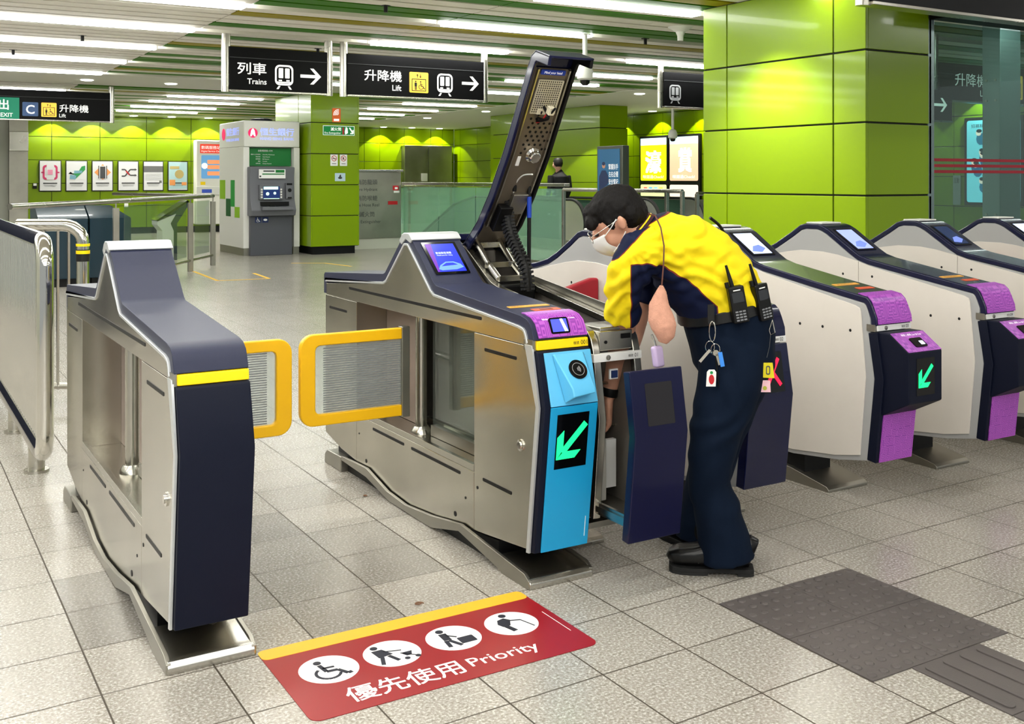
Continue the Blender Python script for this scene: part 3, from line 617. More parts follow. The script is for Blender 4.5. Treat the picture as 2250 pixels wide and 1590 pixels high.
def p6(F, p):
    b = MB(); b.rect(F, .02, .475, .05, .72, 0, .001); b.build('coloured_ground', mat('poster_pale_blue', (176, 208, 214), .5), p)
    b = MB(); b.rect(F, .05, .28, .55, .62, .001, .003); b.disc(F, .28, .42, .11, .001, .003); b.build('drawing', mat('poster_sand', (190, 170, 110), .5), p)
    b = MB(); b.rect(F, .04, .18, .14, .28, .001, .003); b.rect(F, .34, .46, .14, .22, .001, .003); b.build('drawing_patch', PORNG, p)
for x0, lb, pc in ((3.267, 'framed poster with a pink phone loop, leftmost of the row', p1), (3.852, 'framed poster with a green tick, second from left', p2), (4.44, 'framed poster with an orange diamond and gate, third from left', p3),
                   (5.04, 'framed poster with two crossing arrows on white', p4), (5.636, 'framed poster with a grey photograph above lines of text', p5), (6.235, 'framed pale blue poster with a drawing, rightmost of the row', p6)): poster(x0, lb, pc)
t = thing('wall_phone', (3.17, 27.1, 1.1), 'small dark wall unit left of the framed posters', 'wall unit'); b = MB(); b.box(3.13, 3.22, 27.1, 27.195, 1.12, 1.24); b.build('unit_body', BLACK, t, bevel=.01); b = MB(); b.box(3.14, 3.21, 27.09, 27.1, 1.19, 1.245); b.build('unit_label', WHITEP, t)
b = MB(); b.rrect(fr((0, 27.195, 0)), 5.2, 5.29, .66, .75, .01, 0, .02); o = b.build('wall_socket', WHITEP); tag(o, 'small white wall socket low on the far green wall', 'socket')
t = thing('digital_kiosk', (7.4, 27.0, 0), 'white service kiosk with red header and blue orange screen left of the bank booth', 'kiosk')
b = MB(); b.box(6.87, 8.2, 26.9, 27.19, .2, 2.33); b.build('kiosk_body', mat('warm_white', (238, 236, 228), .4), t, bevel=.03)
b = MB(); b.box(6.87, 8.2, 26.85, 26.9, .95, 1.16); b.build('shelf', WHITE, t, bevel=.01)
F = fr((0, 26.898, 0)); b = MB(); b.rect(F, 6.97, 8.1, 2.0, 2.23, 0, .004); h_ = b.build('header', mat('kiosk_red', (220, 60, 40), .5, emis=.5), t); text('數碼服務站', F, 7.0, 2.1, .09, WHITEL, h_, lift=.006); text('Digital Service Corner', F, 7.0, 2.03, .045, WHITEL, h_, lift=.006)
b = MB(); b.rrect(F, 7.0, 8.1, 1.36, 1.95, .03, 0, .004); k_ = b.build('screen', mat('kiosk_blue', (96, 150, 196), .5, emis=.5), t)
b = MB()
for z in (1.73, 1.6, 1.44): b.rrect(F, 7.15, 8.05, z, z+.1, .02, .004, .007)
b.build('screen_buttons', mat('kiosk_orange', (240, 150, 100), .5, emis=.5), k_); b = MB(); b.disc(F, 7.08, 1.68, .075, .004, .008); b.build('screen_badge', WHITEL, k_)
b = MB(); b.rect(F, 6.98, 7.1, 1.2, 1.28, 0, .004); b.build('yellow_note', YEL, t); F = fr((0, 26.848, 0)); b = MB(); b.rect(F, 7.0, 7.25, 1.0, 1.09, 0, .004); b.build('blue_note', mat('note_blue', (60, 90, 200), .5), t)

# ------------------------------------------------------------------ glass barrier, escalators, railings right of centre
t = thing('glass_barrier', (8.85, 16, 0), 'green glass barrier with steel handrail running up to the escalators', 'barrier')
for i, (a, c) in enumerate(((13.2, 14.55), (14.6, 15.95), (16.0, 17.35), (17.4, 18.88))):
    b = MB(); b.box(8.84, 8.855, a, c, .08, 1.2); b.build('glass_pane', GLASSG, t)
b = MB(); b.box(8.8, 8.9, 13.15, 18.9, 1.235, 1.285); b.build('handrail', STEEL, t, bevel=.01)
b = MB(); b.box(8.82, 8.88, 13.15, 18.9, 0, .08); b.build('base_channel', STEELD, t)
# second barrier across the escalator well
t = thing('glass_barrier', (10, 23, 0), 'further green glass barrier behind the fire hydrant cabinet', 'barrier')
for i in range(4):
    b = MB(); b.box(8.9+1.15*i, 9.98+1.15*i, 23.5, 23.515, .0, 1.14); b.build('glass_pane', GLASSG, t)
b = MB(); b.box(8.85, 13.4, 23.47, 23.55, 1.16, 1.2); b.build('handrail', STEEL, t, bevel=.01)
ESC = [(11.2, 12.5), (12.95, 14.1)]
for ei, (xa, xb) in enumerate(ESC):
    t = thing('escalator', ((xa+xb)/2, 17, 0), ('escalator with dark glass sides and chrome end behind the steel railing', 'second escalator seen just over the head of the bending worker')[ei], 'escalator')
    for x in (xa, xb):
        ys, zc, r = 16.5, .5, .46
        arc = [(x, ys-r*math.cos(math.radians(a)), zc+r*math.sin(math.radians(a))) for a in range(-70, 91, 10)]
        path = arc+[(x, 20.3, zc+r), (x, 21.2, .78), (x, 23.2, -.1)]
        b = MB(); b.tube(path, .04, 10, flat=.7); b.build('rubber_handrail', RUBBER, t)
        b = MB(); b.plate((V3(x-.02, 0, 0), V3(0,1,0), V3(0,0,1), V3(1,0,0)), [(p[1], p[2]) for p in arc]+[(16.75, .96), (16.75, .04)], 0, .04); b.build('newel_panel', mat('newel_steel', (200, 200, 194), .22, .7), t)
        b = MB(); b.plate((V3(x-.006, 0, 0), V3(0,1,0), V3(0,0,1), V3(1,0,0)), [(16.77, .2), (16.77, .92), (20.3, .92), (21.2, .74), (22.6, .1), (22.6, .02), (20.3, .2)], 0, .012); b.build('glass_side', GLASSD, t)
        b = MB(); b.prism([(16.2, 0), (16.2, .2), (20.3, .2), (22, .02), (22, 0)], x-.1, x+.1); b.build('skirt', STEELD, t)
    b = MB(); b.box(xa+.1, xb-.1, 15.6, 20.2, 0, .012); b.build('landing_plate', STEEL, t)
def railing(pts, label, z=1.2, r=.022, posts=True, mid=()):
    t = thing('steel_railing', (pts[0][0], pts[0][1], 0), label, 'railing')
    b = MB(); b.tube([(p[0], p[1], z) for p in pts], r*1.15, 12); b.build('handrail', STEEL, t)
    for p in pts:
        b = MB(); b.box(p[0]-r, p[0]+r, p[1]-r, p[1]+r, 0, z); b.build('post', STEEL, t, bevel=.004)
    for zz in mid:
        b = MB(); b.tube([(p[0], p[1], zz) for p in pts], r*.8, 10); b.build('mid_rail', STEEL, t)
    return t
railing([(8.35, 12.5), (8.4, 11.2), (8.42, 10.3), (8.42, 10.0)], 'steel railing in front of the escalator and advertising totem', mid=(.15,))
railing([(9.0, 10.4), (10.9, 10.9)], 'short steel railing just left of the big green column', z=1.16)
b = MB(); b.box(15.2, 15.38, 13.5, 22.5, 0, .9); o = b.build('parapet', mat('parapet_grey', (120, 120, 112), .4)); tag(o, 'low grey parapet below the bright advertising panels', 'parapet')
# totem
t = thing('advertising_totem', (8.02, 10.9, 0), 'standing advertising totem with blue and orange escalator safety poster', 'totem')
b = MB(); b.box(7.98, 8.08, 10.62, 11.17, 0, 1.77); b.build('totem_case', mat('totem_grey', (96, 100, 92), .35, .6), t, bevel=.006)
F = (V3(7.978, 11.145, 0), V3(0,-1,0), V3(0,0,1), V3(-1,0,0)); b = MB(); b.rect(F, 0, .47, .5, 1.73, 0, .003); p = b.build('poster', mat('totem_blue', (36, 92, 130), .5, emis=.2), t)
b = MB(); b.plate(F, [(0.02,.5),(.45,.5),(.45,1.27),(0.02,1.12)], .003, .005); b.build('orange_area', mat('totem_orange', (242, 150, 36), .5, emis=.2), p)
for k, s_ in enumerate(('緊握扶手', '左右企穩', '安全緊記')): text(s_, F, .24, 1.47-.095*k, .07, WHITEL, p, lift=.006, width=.2)
b = MB(); b.disc(F, .13, 1.52, .035, .003, .005); b.build('pictured_face', mat('skin_print', (206, 150, 120), .5), p)
b = MB(); b.plate(F, [(.03,1.2),(.03,1.38),(.09,1.46),(.17,1.46),(.22,1.4),(.24,1.32),(.2,1.27)], .003, .0045); b.disc(F, .13, 1.545, .034, .005, .0055, ry=.024); b.build('pictured_suit', mat('suit_print', (24, 44, 84), .5), p)
b = MB(); b.plate(F, [(.1,.5),(.12,.95),(.2,1.0),(.2,1.15),(.28,1.15),(.28,1.0),(.4,.95),(.42,.5)], .005, .007); b.build('pictured_escalator', mat('print_brown', (110, 92, 70), .5), p)

# block with column at the right, behind the escalators
t = thing('green_column', (13.25, 19, 0), 'square green panelled column behind the advertising totem', 'column')
for z0, z1 in ((.9, 1.27), (1.28, 1.84), (1.855, 2.41), (2.425, 2.888)):
    b = MB(); b.box(12.88, 13.6, 17.93, 22.5, z0, z1); b.build('panel_band', GREEN, t, bevel=.004)
b = MB(); b.box(12.9, 13.58, 17.95, 22.4, 0, 2.89); b.build('core', JOINT, t)

# lit advertising panels on the right wall
def lit_panel(y0, y1, z0, z1, label, ground, mark, e=1):
    t = thing('lit_advertising_panel', (15.36, (y0+y1)/2, z0), label, 'advertising panel'); F = (V3(15.39, y1, 0), V3(0,-1,0), V3(0,0,1), V3(-1,0,0)); w_ = y1-y0
    b = MB(); b.rect(F, -.05, w_+.05, z0-.05, z1+.05, 0, .06); b.build('panel_frame', BLACKP, t, bevel=.005)
    b = MB(); b.rrect(F, 0, w_, z0, z1, .04, .06, .064); b.build('lit_screen', ground, t)
    F = (F[0]+F[3]*.064, F[1], F[2], F[3]); mark(F, t, w_, z0, z1); return t
SK = mat('lit_sky', (205, 238, 255), .5, emis=.9); WL = mat('lit_white', (255, 255, 250), .5, emis=.9)
def mk1(F, t, w_, z0, z1):
    b = MB(); b.rect(F, 0, w_, z1-.16, z1, 0, .002); b.build('top_band', SK, t); text('濠', F, w_*.5, 1.5, .48, WL, t, align='CENTER', bold=.05, width=.55, lift=.003)
    text('咪錯過Check!', F, w_*.5, 1.36, .08, WL, t, align='CENTER', lift=.003, width=.75)
def mk2(F, t, w_, z0, z1):
    b = MB(); b.rect(F, 0, w_, z1-.16, z1, 0, .002); b.build('top_band', SK, t); text('賞', F, w_*.55, 1.52, .5, WL, t, align='CENTER', bold=.05, width=.42, lift=.003)
    text('咪錯過Check!', F, w_*.5, 1.36, .08, WL, t, align='CENTER', lift=.003, width=.75)
lit_panel(18.76, 19.70, 1.31, 2.29, 'glowing yellow advertising panel on the right wall', mat('lit_yellow', (222, 232, 20), .5, emis=.85), mk1)
lit_panel(17.68, 18.64, 1.31, 2.29, 'glowing pale orange advertising panel next to the big column', mat('lit_peach', (246, 196, 160), .5, emis=.8), mk2)
def mk3(F, t, w_, z0, z1):
    for i, (c) in enumerate(((230, 90, 90), (90, 170, 220), (120, 200, 220), (200, 220, 80))):
        b = MB(); b.rect(F, .12+.19*i, .24+.19*i, z0+.18, z1-.06, 0, .002); b.build('coloured_block', mat('lit_block_%d' % i, c, .5, emis=1.), t)
lit_panel(18.76, 19.70, .95, 1.22, 'low lit strip with coloured blocks under the yellow panel', mat('lit_pale_green', (226, 240, 170), .5, emis=.85), mk3)
lit_panel(17.68, 18.64, .95, 1.22, 'low lit pale strip under the pale orange panel', mat('lit_pale_peach', (250, 232, 215), .5, emis=.85), lambda *a: None)
# wall screen behind the glass partition: rows of helmeted figures
def mk4(F, t, w_, z0, z1):
    random.seed(3); b = MB(); c = MB(); d = MB()
    for i in range(16):
        x = .12+random.random()*(w_-.3); z = z0+.25+(i/16)*(z1-z0-.5)
        b.disc(F, x+.04, z, .085, 0, .002, n=10, ry=.1); d.disc(F, x, z+.1, .05, .002, .0035, n=12); c.disc(F, x+.01, z+.13, .052, .0036, .0045, n=10, ry=.03)
    b.build('pictured_clothing', mat('lit_teal', (20, 110, 150), .5, emis=.8), t); c.build('pictured_caps', mat('lit_dark', (24, 50, 66), .5, emis=.3), t); d.build('pictured_faces', mat('lit_face', (244, 214, 205), .5, emis=1.), t)
    text('招募精英加入我們行列', F, .08, z1-.12, .06, mat('lit_dark', (24, 50, 66)), t, lift=.002, width=w_-.16)
lit_panel(10.1, 11.05, .97, 2.3, 'glowing blue wall screen with a crowd picture behind the glass', mat('lit_cyan', (130, 220, 245), .5, emis=.85), mk4)
b = MB(); F = (V3(15.39, 11.35, 0), V3(0,-1,0), V3(0,0,1), V3(-1,0,0)); b.rrect(F, 0, .14, .92, 1.41, .02, 0, .01); o = b.build('notice_strip', mat('pale_grey_box', (170, 180, 176), .5)); tag(o, 'narrow pale notice strip left of the blue wall screen', 'notice')
text('互動', F, .02, 1.28, .09, GREYP, o, lift=.012, width=.1)
b = MB(); F = (V3(15.39, 0, 0), V3(0,-1,0), V3(0,0,1), V3(-1,0,0))

# ------------------------------------------------------------------ railings, blue machines and reader console at the left
TF = mat('tape_black', (14, 14, 12), .6)
def bar_fence():
    """polished tube barrier with close bars, running away from the camera at the left edge"""
    t = thing('tube_barrier', (.63, 6, 0), 'polished steel tube barrier with close upright bars at the left edge', 'barrier'); x = .63; r = .037
    def loop(y0, y1, z0, z1, rad=.11):
        pts = []
        for cy, cz, a0 in ((y0+rad, z0+rad, 270), (y0+rad, z1-rad, 180)): pass
        seq = [((y1, z0), None)]
        P = [(x, y1, z0)]
        for a in range(270, 179, -15): P.append((x, y0+rad+rad*math.cos(math.radians(a)), z0+rad+rad*math.sin(math.radians(a))))
        for a in range(180, 89, -15): P.append((x, y0+rad+rad*math.cos(math.radians(a)), z1-rad+rad*math.sin(math.radians(a))))
        P.append((x, y1, z1)); return P
    b = MB(); b.tube(loop(5.03, 9.5, .13, 1.075), r, 20); b.build('tube_frame', CHROME, t)
    n = 0
    for i in range(50):
        y = 5.13+i*.06; b = MB(); b.cyl((x, y, .15), (x, y, 1.06), .007, 8); b.build('upright_bar', CHROME, t)
    for y in (5.32, 6.2, 7.6):
        b = MB(); b.cyl((x, y, .0), (x, y, .14), .036, 18); b.lathe((x, y, 0), [(.055, 0), (.055, .012)], 20); b.build('foot', STEEL, t)
    return t
bar_fence()
t = thing('tube_barrier', (.9, 6.8, 0), 'short polished tube barrier with yellow and black tape behind the bar fence', 'barrier')
P = [(.715, 6.91, 1.075), (.95, 6.78, 1.075)]+[(.95+.1*math.sin(math.radians(a)), 6.78-.056*math.sin(math.radians(a)), .975+.1*math.cos(math.radians(a))) for a in range(15, 91, 15)]+[(1.05, 6.72, 0)]
b = MB(); b.tube(P, .037, 18); b.build('tube_frame', CHROME, t)
b = MB(); b.cyl((1.05, 6.72, .86), (1.05, 6.72, .93), .039, 18); b.build('black_tape', TF, t)
b = MB(); b.cyl((1.05, 6.72, .905), (1.05, 6.72, .925), .0395, 18); b.cyl((1.05, 6.72, .95), (1.05, 6.72, .965), .0395, 18); b.build('yellow_tape', YEL, t)
for i, f in enumerate((.25, .45, .65, .8)):
    b = MB(); xx, yy = .68+.37*f, 6.93-.21*f; b.box(xx-.006, xx+.006, yy-.02, yy+.02, .1, 1.05); b.build('upright_bar', STEEL, t)
b = MB(); b.box(.8, .86, 6.85, 6.9, 0, 1.03); b.build('post', STEELD, t)
b = MB(); b.tube([(.7, 6.92, .12), (1.05, 6.72, .12)], .02, 10); b.build('lower_rail', STEEL, t)
t = thing('glass_railing', (3, 14, 0), 'long steel railing with glass panes and square posts left of the bank booth', 'railing')
A, B, C = V3(1.08, 11.1, 1.085), V3(4.5, 16.6, 1.085), V3(3.95, 18.7, 1.085); 
b = MB(); b.tube([A, B], .03, 14); b.build('handrail', STEEL, t); b = MB(); b.tube([B, V3(3.6, 19.8, 1.085)], .028, 12); b.build('return_handrail', STEEL, t)
for f in (.4, .83, 1.0):
    p = A.lerp(B, f); b = MB(); b.box(p.x-.035, p.x+.035, p.y-.035, p.y+.035, 0, 1.0); b.box(p.x-.008, p.x+.008, p.y-.008, p.y+.008, 1.0, 1.07); b.build('post', STEELD, t, bevel=.004)
for f0, f1 in ((.44, .8), (.86, .97)):
    p, q = A.lerp(B, f0), A.lerp(B, f1); d = (q-p).normalized(); n = d.cross(V3(0,0,1)); b = MB(); b.obox(((p.x+q.x)/2, (p.y+q.y)/2, .62), d, (0,0,1), n, (q-p).length/2, .4, .006); b.build('glass_pane', GLASSC, t)
p, q = A.lerp(B, .4), B; b = MB(); b.tube([(p.x, p.y, .16), (q.x, q.y, .16)], .02, 10); b.build('lower_rail', STEEL, t)
DTEAL = mat('dark_teal_metal', (12, 44, 58), .3, coat=.3)
for i, (x0, x1, lb) in enumerate(((1.70, 2.28, 'dark teal machine with sloping lid behind the tube barrier'), (2.3, 2.8, 'dark teal machine with sloping lid nearest the glass railing post'))):
    t = thing('teal_machine', ((x0+x1)/2, 14.6, 0), lb, 'machine')
    b = MB(); b.prism([(14.2, .1), (14.2, .85), (15.0, .85), (15.0, .1)], x0, x1); b.build('machine_body', DTEAL, t, bevel=.008)
    b = MB(); xr = x1-.2 if i else x1
    b.add([(x0, 14.2, .852), (x1, 14.2, .852), (xr, 14.55, 1.01), (x0, 14.55, 1.01), (x0, 15.0, .99), (xr, 15.0, .99), (x0, 15.0, .852), (x1, 15.0, .852)],
          [(0, 1, 2, 3), (3, 2, 5, 4), (4, 5, 7, 6), (0, 3, 4, 6), (1, 7, 5, 2), (0, 6, 7, 1)]); b.build('sloping_lid', DTEAL, t)
    b = MB(); b.box(x0+.03, x1-.03, 14.23, 14.95, 0, .1); b.build('plinth', BLACK, t)
t = thing('reader_console', (4.1, 17.8, 0), 'slim white and teal information console with slanted top behind the railing', 'console')
F = fr((0, 17.7, 0))
for nm, m_, pts, h in (('white_side', WHITE, [(3.98,.02),(4.16,.02),(4.16,.5),(4.11,.62),(4.2,.78),(3.9,.66),(3.9,.6),(3.98,.5)], .0), ('teal_side', DTEAL, [(4.13,.02),(4.22,.02),(4.22,.5),(4.22,.62),(4.42,.94),(4.4,.98),(4.06,.72),(4.08,.66),(4.15,.5)], .0)):
    b = MB(); b.plate(F, pts, -.42, .0 if nm == 'white_side' else -.02); b.build(nm, m_, t, bevel=.006)
b = MB(); b.plate(F, [(3.9,.66),(3.88,.68),(4.38,1.0),(4.41,.98)], -.42, .01); b.build('slanted_screen', BLACKG, t)
# dark panel at the left edge
t = thing('dark_panel', (-.1, 9.9, 0), 'tall dark blue panel with aluminium edge at the far left edge', 'panel')
dz = [(0, .0)]
def lean(x, z): return x+.0*z
F = (V3(0.07,9.8,0), V3(1.3,0,0), V3(0,0,1), V3(0,-1,0))
b = MB(); b.plate(F, [(-.9, 0), (.62, 0), (.545, 2.25), (-.9, 2.25)], -.08, 0); b.build('panel_body', NAVYD, t)
b = MB(); b.plate(F, [(.62, 0), (.65, 0), (.575, 2.28), (.545, 2.28)], -.1, .02); b.build('edge_trim', ALU, t)
# floor marks
def tape(pts, label, w_=.05):
    b = MB(); F = fr((0, 0, .0006), '+z'); b.stroke(F, pts, w_, 0, .0012); o = b.build('floor_tape', mat('floor_tape_yellow', (250, 196, 60), .5)); tag(o, label, 'floor tape')
tape([(3.96, 15.65), (3.87, 14.05), (4.55, 13.98)], 'yellow tape corner on the far floor by the railing')
tape([(4.55, 13.98), (4.62, 14.9)], 'short yellow tape piece on the far floor closing the corner')
tape([(5.69, 16.37), (6.15, 16.1), (6.28, 15.3)], 'faint yellow tape in front of the cash machine')

# person at the escalator
t = thing('person', (12.0, 18.3, 0), 'distant person in black seen from behind at the escalator', 'person')
def blob(path, mats, name, parent, n=16): 
    b = MB(); b.tube([p[0] for p in path], [p[1] for p in path], n, flat=path[0][2] if len(path[0]) > 2 else None); return b.build(name, mats, parent, angle=180)
PX_, PY_ = 12.05, 18.2
SKIN = mat('skin', (206, 158, 132), .5); DCL = mat('black_clothing', (26, 26, 30), .8)
b = MB()
for sx in (-1, 1): b.tube([(PX_+sx*.1, PY_, .05), (PX_+sx*.1, PY_, .48), (PX_+sx*.09, PY_, .88)], [.06, .07, .095], 12)
b.tube([(PX_, PY_, .84), (PX_, PY_, 1.0), (PX_, PY_, 1.25), (PX_, PY_, 1.4), (PX_, PY_, 1.47), (PX_, PY_, 1.55)], [.17, .175, .21, .23, .13, .062], 18, flat=.72)
for sx in (-1, 1): b.tube([(PX_+sx*.2, PY_, 1.42), (PX_+sx*.25, PY_-.02, 1.15), (PX_+sx*.24, PY_+.1, .92), (PX_+sx*.22, PY_+.2, .9)], [.075, .055, .042, .03], 12)
o = b.build('body', DCL, t, angle=180)
rm = o.modifiers.new('remesh', 'REMESH'); rm.mode = 'VOXEL'; rm.voxel_size = .02; sm = o.modifiers.new('smooth', 'SMOOTH'); sm.iterations = 4
b = MB(); b.tube([(PX_-.03, PY_, 1.46), (PX_-.03, PY_-.01, 1.55), (PX_-.04, PY_, 1.6), (PX_-.04, PY_, 1.68), (PX_-.04, PY_, 1.74), (PX_-.04, PY_, 1.76)], [.055, .055, .085, .1, .075, .02], 16); b.lathe((PX_-.13, PY_+.02, 1.62), [(.002, -.03), (.02, -.01), (.02, .02), (.002, .04)], 8); b.build('head', SKIN, t, angle=180)
b = MB(); b.tube([(PX_-.04, PY_-.025, 1.6), (PX_-.04, PY_-.02, 1.66), (PX_-.04, PY_-.01, 1.73), (PX_-.04, PY_, 1.775), (PX_-.04, PY_, 1.79)], [.078, .1, .1, .075, .02], 16); b.build('hair', mat('black_hair', (18, 15, 14), .6), t, angle=180)
# ------------------------------------------------------------------ ticket gates
def offset(poly, d):
    """offset an open (y, z) polyline to the side of its left normal"""
    out = []
    for i, p in enumerate(poly):
        a = poly[i-1] if i else None; c = poly[i+1] if i < len(poly)-1 else None; ns = []
        for s, e in ((a, p), (p, c)):
            if s is None or e is None: continue
            dx, dy = e[0]-s[0], e[1]-s[1]; L = math.hypot(dx, dy); ns.append((-dy/L, dx/L))
        if len(ns) == 1: n = ns[0]; k = 1
        else:
            n = (ns[0][0]+ns[1][0], ns[0][1]+ns[1][1]); L = math.hypot(*n); n = (n[0]/L, n[1]/L); k = 1/max(.4, n[0]*ns[0][0]+n[1]*ns[0][1])
        out.append((p[0]+n[0]*d*k, p[1]+n[1]*d*k))
    return out
# stainless wide gate: outer profile of the lid from rear to front, (y, z)
LIDP = [(4.862, .80), (4.862, .888), (4.85, .90), (4.165, .945), (4.145, .952), (3.965, 1.115), (3.945, 1.122), (3.90, 1.122), (3.885, 1.112), (3.685, .948), (3.665, .938), (3.04, .892), (3.0, .884), (2.975, .868), (2.962, .845), (2.952, .817)]
def steel_gate(x, w_, label, cyan):
    t = thing('wide_ticket_gate', (x+w_/2, 3.9, 0), label, 'ticket gate', None); x1 = x+w_
    inner = offset(LIDP, .034); trim_i = offset(LIDP, .044)
    b = MB(); b.prism(LIDP+list(reversed(inner)), x+.004, x1-.004); b.build('lid', NAVY, t, bevel=.006, seg=3)
    b = MB(); b.prism(inner[1:]+list(reversed(trim_i[1:])), x-.003, x1+.003); b.build('lid_trim', ALU, t, bevel=.002)
    ap = [(3.99,1.095),(3.965,1.122),(3.945,1.13),(3.90,1.13),(3.885,1.121),(3.865,1.104),(3.885,1.09),(3.93,1.105),(3.97,1.08)]
    b = MB(); b.prism(ap, x-.002, x1+.002); b.build('apex_cap', ALU, t, bevel=.003)
    top = offset(LIDP, .043)
    def top_z(y):
        for (a, c), (d, e) in zip(top[:-1], top[1:]):
            if min(a, d) <= y <= max(a, d) and abs(a-d) > 1e-6: return c+(e-c)*(y-a)/(d-a)
        return .8
    SEAM = .797; xs = (x+.002, x1-.002); b = MB()
    roof = top[2:-3]
    beam = [(4.825, SEAM), (4.825, .85)]+roof[1:]+[(2.992, SEAM)]
    b.prism(beam, *xs); b.build('upper_housing', STEELG, t, bevel=.002)
    b = MB(); b.prism([(3.355, SEAM-.002), (2.975, SEAM-.002), (2.925, .60), (2.985, .12), (3.355, .079)], *xs); b.build('front_housing', STEELG, t, bevel=.002)
    b = MB(); b.prism([(4.835, SEAM-.002), (4.452, SEAM-.002), (4.452, .29), (4.452, .078), (4.63, .095), (4.835, .134)], *xs); b.build('rear_housing', STEELG, t, bevel=.002)
    b = MB(); b.prism([(4.45, .29), (3.357, .29), (3.357, .079), (3.672, .042), (3.903, .019), (4.077, .031), (4.45, .076)], *xs); b.build('lower_housing', STEELG, t, bevel=.002)
    b = MB(); b.box(x+.002, x+.02, 3.357, 4.45, .291, .315); b.box(x1-.02, x1-.002, 3.357, 4.45, .291, .315); b.build('sill', STEEL, t, bevel=.001)
    # glazed middle: a glass pane in a channel
    b = MB(); b.box(x+.12, x+.128, 3.36, 3.92, .33, .79); b.build('glass_pane', GLASSC, t)
    b = MB(); b.box(x+.11, x+.14, 3.36, 3.92, .292, .335); b.build('glass_channel', STEELD, t)
    b = MB(); b.cyl((x+.1, 3.99, .3), (x+.1, 3.99, .797), .024, 20); b.lathe((x+.1, 3.99, .29), [(.045, 0), (.042, .012), (.03, .03)], 24); b.build('paddle_post', STEEL, t)
    # rear half is open to a dark lining
    b = MB(); b.box(x+.15, x+.16, 4.06, 4.45, .292, .795); b.build('lining', mat('dark_lining', (150, 134, 126), .35, .3), t)
    # slots, screws, door knob
    b = MB(); F = (V3(x+.0019, 0, 0), V3(0,1,0), V3(0,0,1), V3(-1,0,0))
    for y0, y1, z in ((3.3, 4.537, .851), (4.566, 4.781, .74), (3.058, 3.277, .744), (3.95, 4.267, .262), (3.461, 3.88, .262), (3.09, 3.29, .28)): b.rrect(F, y0, y1, z-.006, z+.006, .005, 0, .0012)
    o = b.build('ventilation_slots', BLACK, t); o['kind'] = 'stuff'
    b = MB()
    for y, z, r in ((4.34, .105, .009), (3.5, .10, .010), (4.42, .21, .004), (3.42, .18, .005), (3.33, .24, .006)): b.disc(F, y, z, r, 0, .0012, n=14)
    o = b.build('screw_holes', BLACK, t); o['kind'] = 'stuff'
    b = MB(); b.lathe((x+.002, 3.03, .457), [(.02, 0), (.02, .004), (.012, .005), (.012, .009)], 20, axis=(-1, 0, 0)); b.build('door_lock', CHROME, t)
    b = MB(); b.box(x-.001, x+.002, 3.08, 3.083, .1, .79); b.box(x-.001, x+.002, 4.45, 4.453, .08, .79)
    # front: dark shell, coloured face
    SH = [(2.952, .814), (2.938, .785), (2.93, .775), (2.887, .605), (2.948, .118)]; shi = offset(SH, .045)
    shell = [(2.94,.783),(2.934,.778),(2.889,.605),(2.952,.114),(2.995,.108),(2.935,.60),(2.98,.783)]
    b.v = []; b.f = []; b.m = []
    b.prism(shell, x+.006, x1-.004); b.build('front_shell', NAVYD, t, bevel=.004)
    b = MB(); b.prism([(2.98,.80),(2.955,.80),(2.91,.602),(2.972,.112),(2.99,.11),(2.93,.602),(3.0,.80)], x-.003, x+.004); b.build('side_trim', ALU, t)
    b = MB(); b.prism([(2.947,.814),(2.944,.784),(3.0,.784),(3.0,.818)], x+.012, x1-.004); b.build('number_strip', YEL, t, bevel=.003)
    b = MB(); b.prism([(2.955,.818),(2.952,.782),(3.01,.782),(3.01,.818)], x, x+.013); b.build('strip_end', STEELD, t)
    # base
    cheek = [(2.95,0),(2.95,.028),(2.98,.045),(3.43,.084),(3.67,.05),(3.90,.03),(4.08,.04),(4.30,.085),(4.585,.074),(4.585,.055),(4.30,.046),(4.055,.003),(3.67,.003),(3.44,.055),(3.13,.006),(3.13,0)]
    for xx in (x-.018, x1+.004):
        b = MB(); b.prism(cheek, xx, xx+.014); b.build('base_arm', STEELD, t, bevel=.002)
    b = MB(); b.prism([(2.945,0),(2.945,.018),(2.955,.032),(2.972,.038),(3.16,.055),(3.16,0)], x-.015, x1+.015); b.build('front_foot', STEEL, t, bevel=.004, seg=3)
    b = MB(); b.prism([(4.585,0),(4.585,.07),(4.76,.066),(4.79,.045),(4.795,0)], x-.02, x1+.02); b.build('rear_foot', STEELD, t, bevel=.005)
    b = MB(); b.prism([(3.2,0),(3.2,.085),(3.67,.04),(4.1,.035),(4.5,.08),(4.7,.1),(4.7,0)], x+.015, x1-.015); b.build('base_core', BLACK, t)
    return t
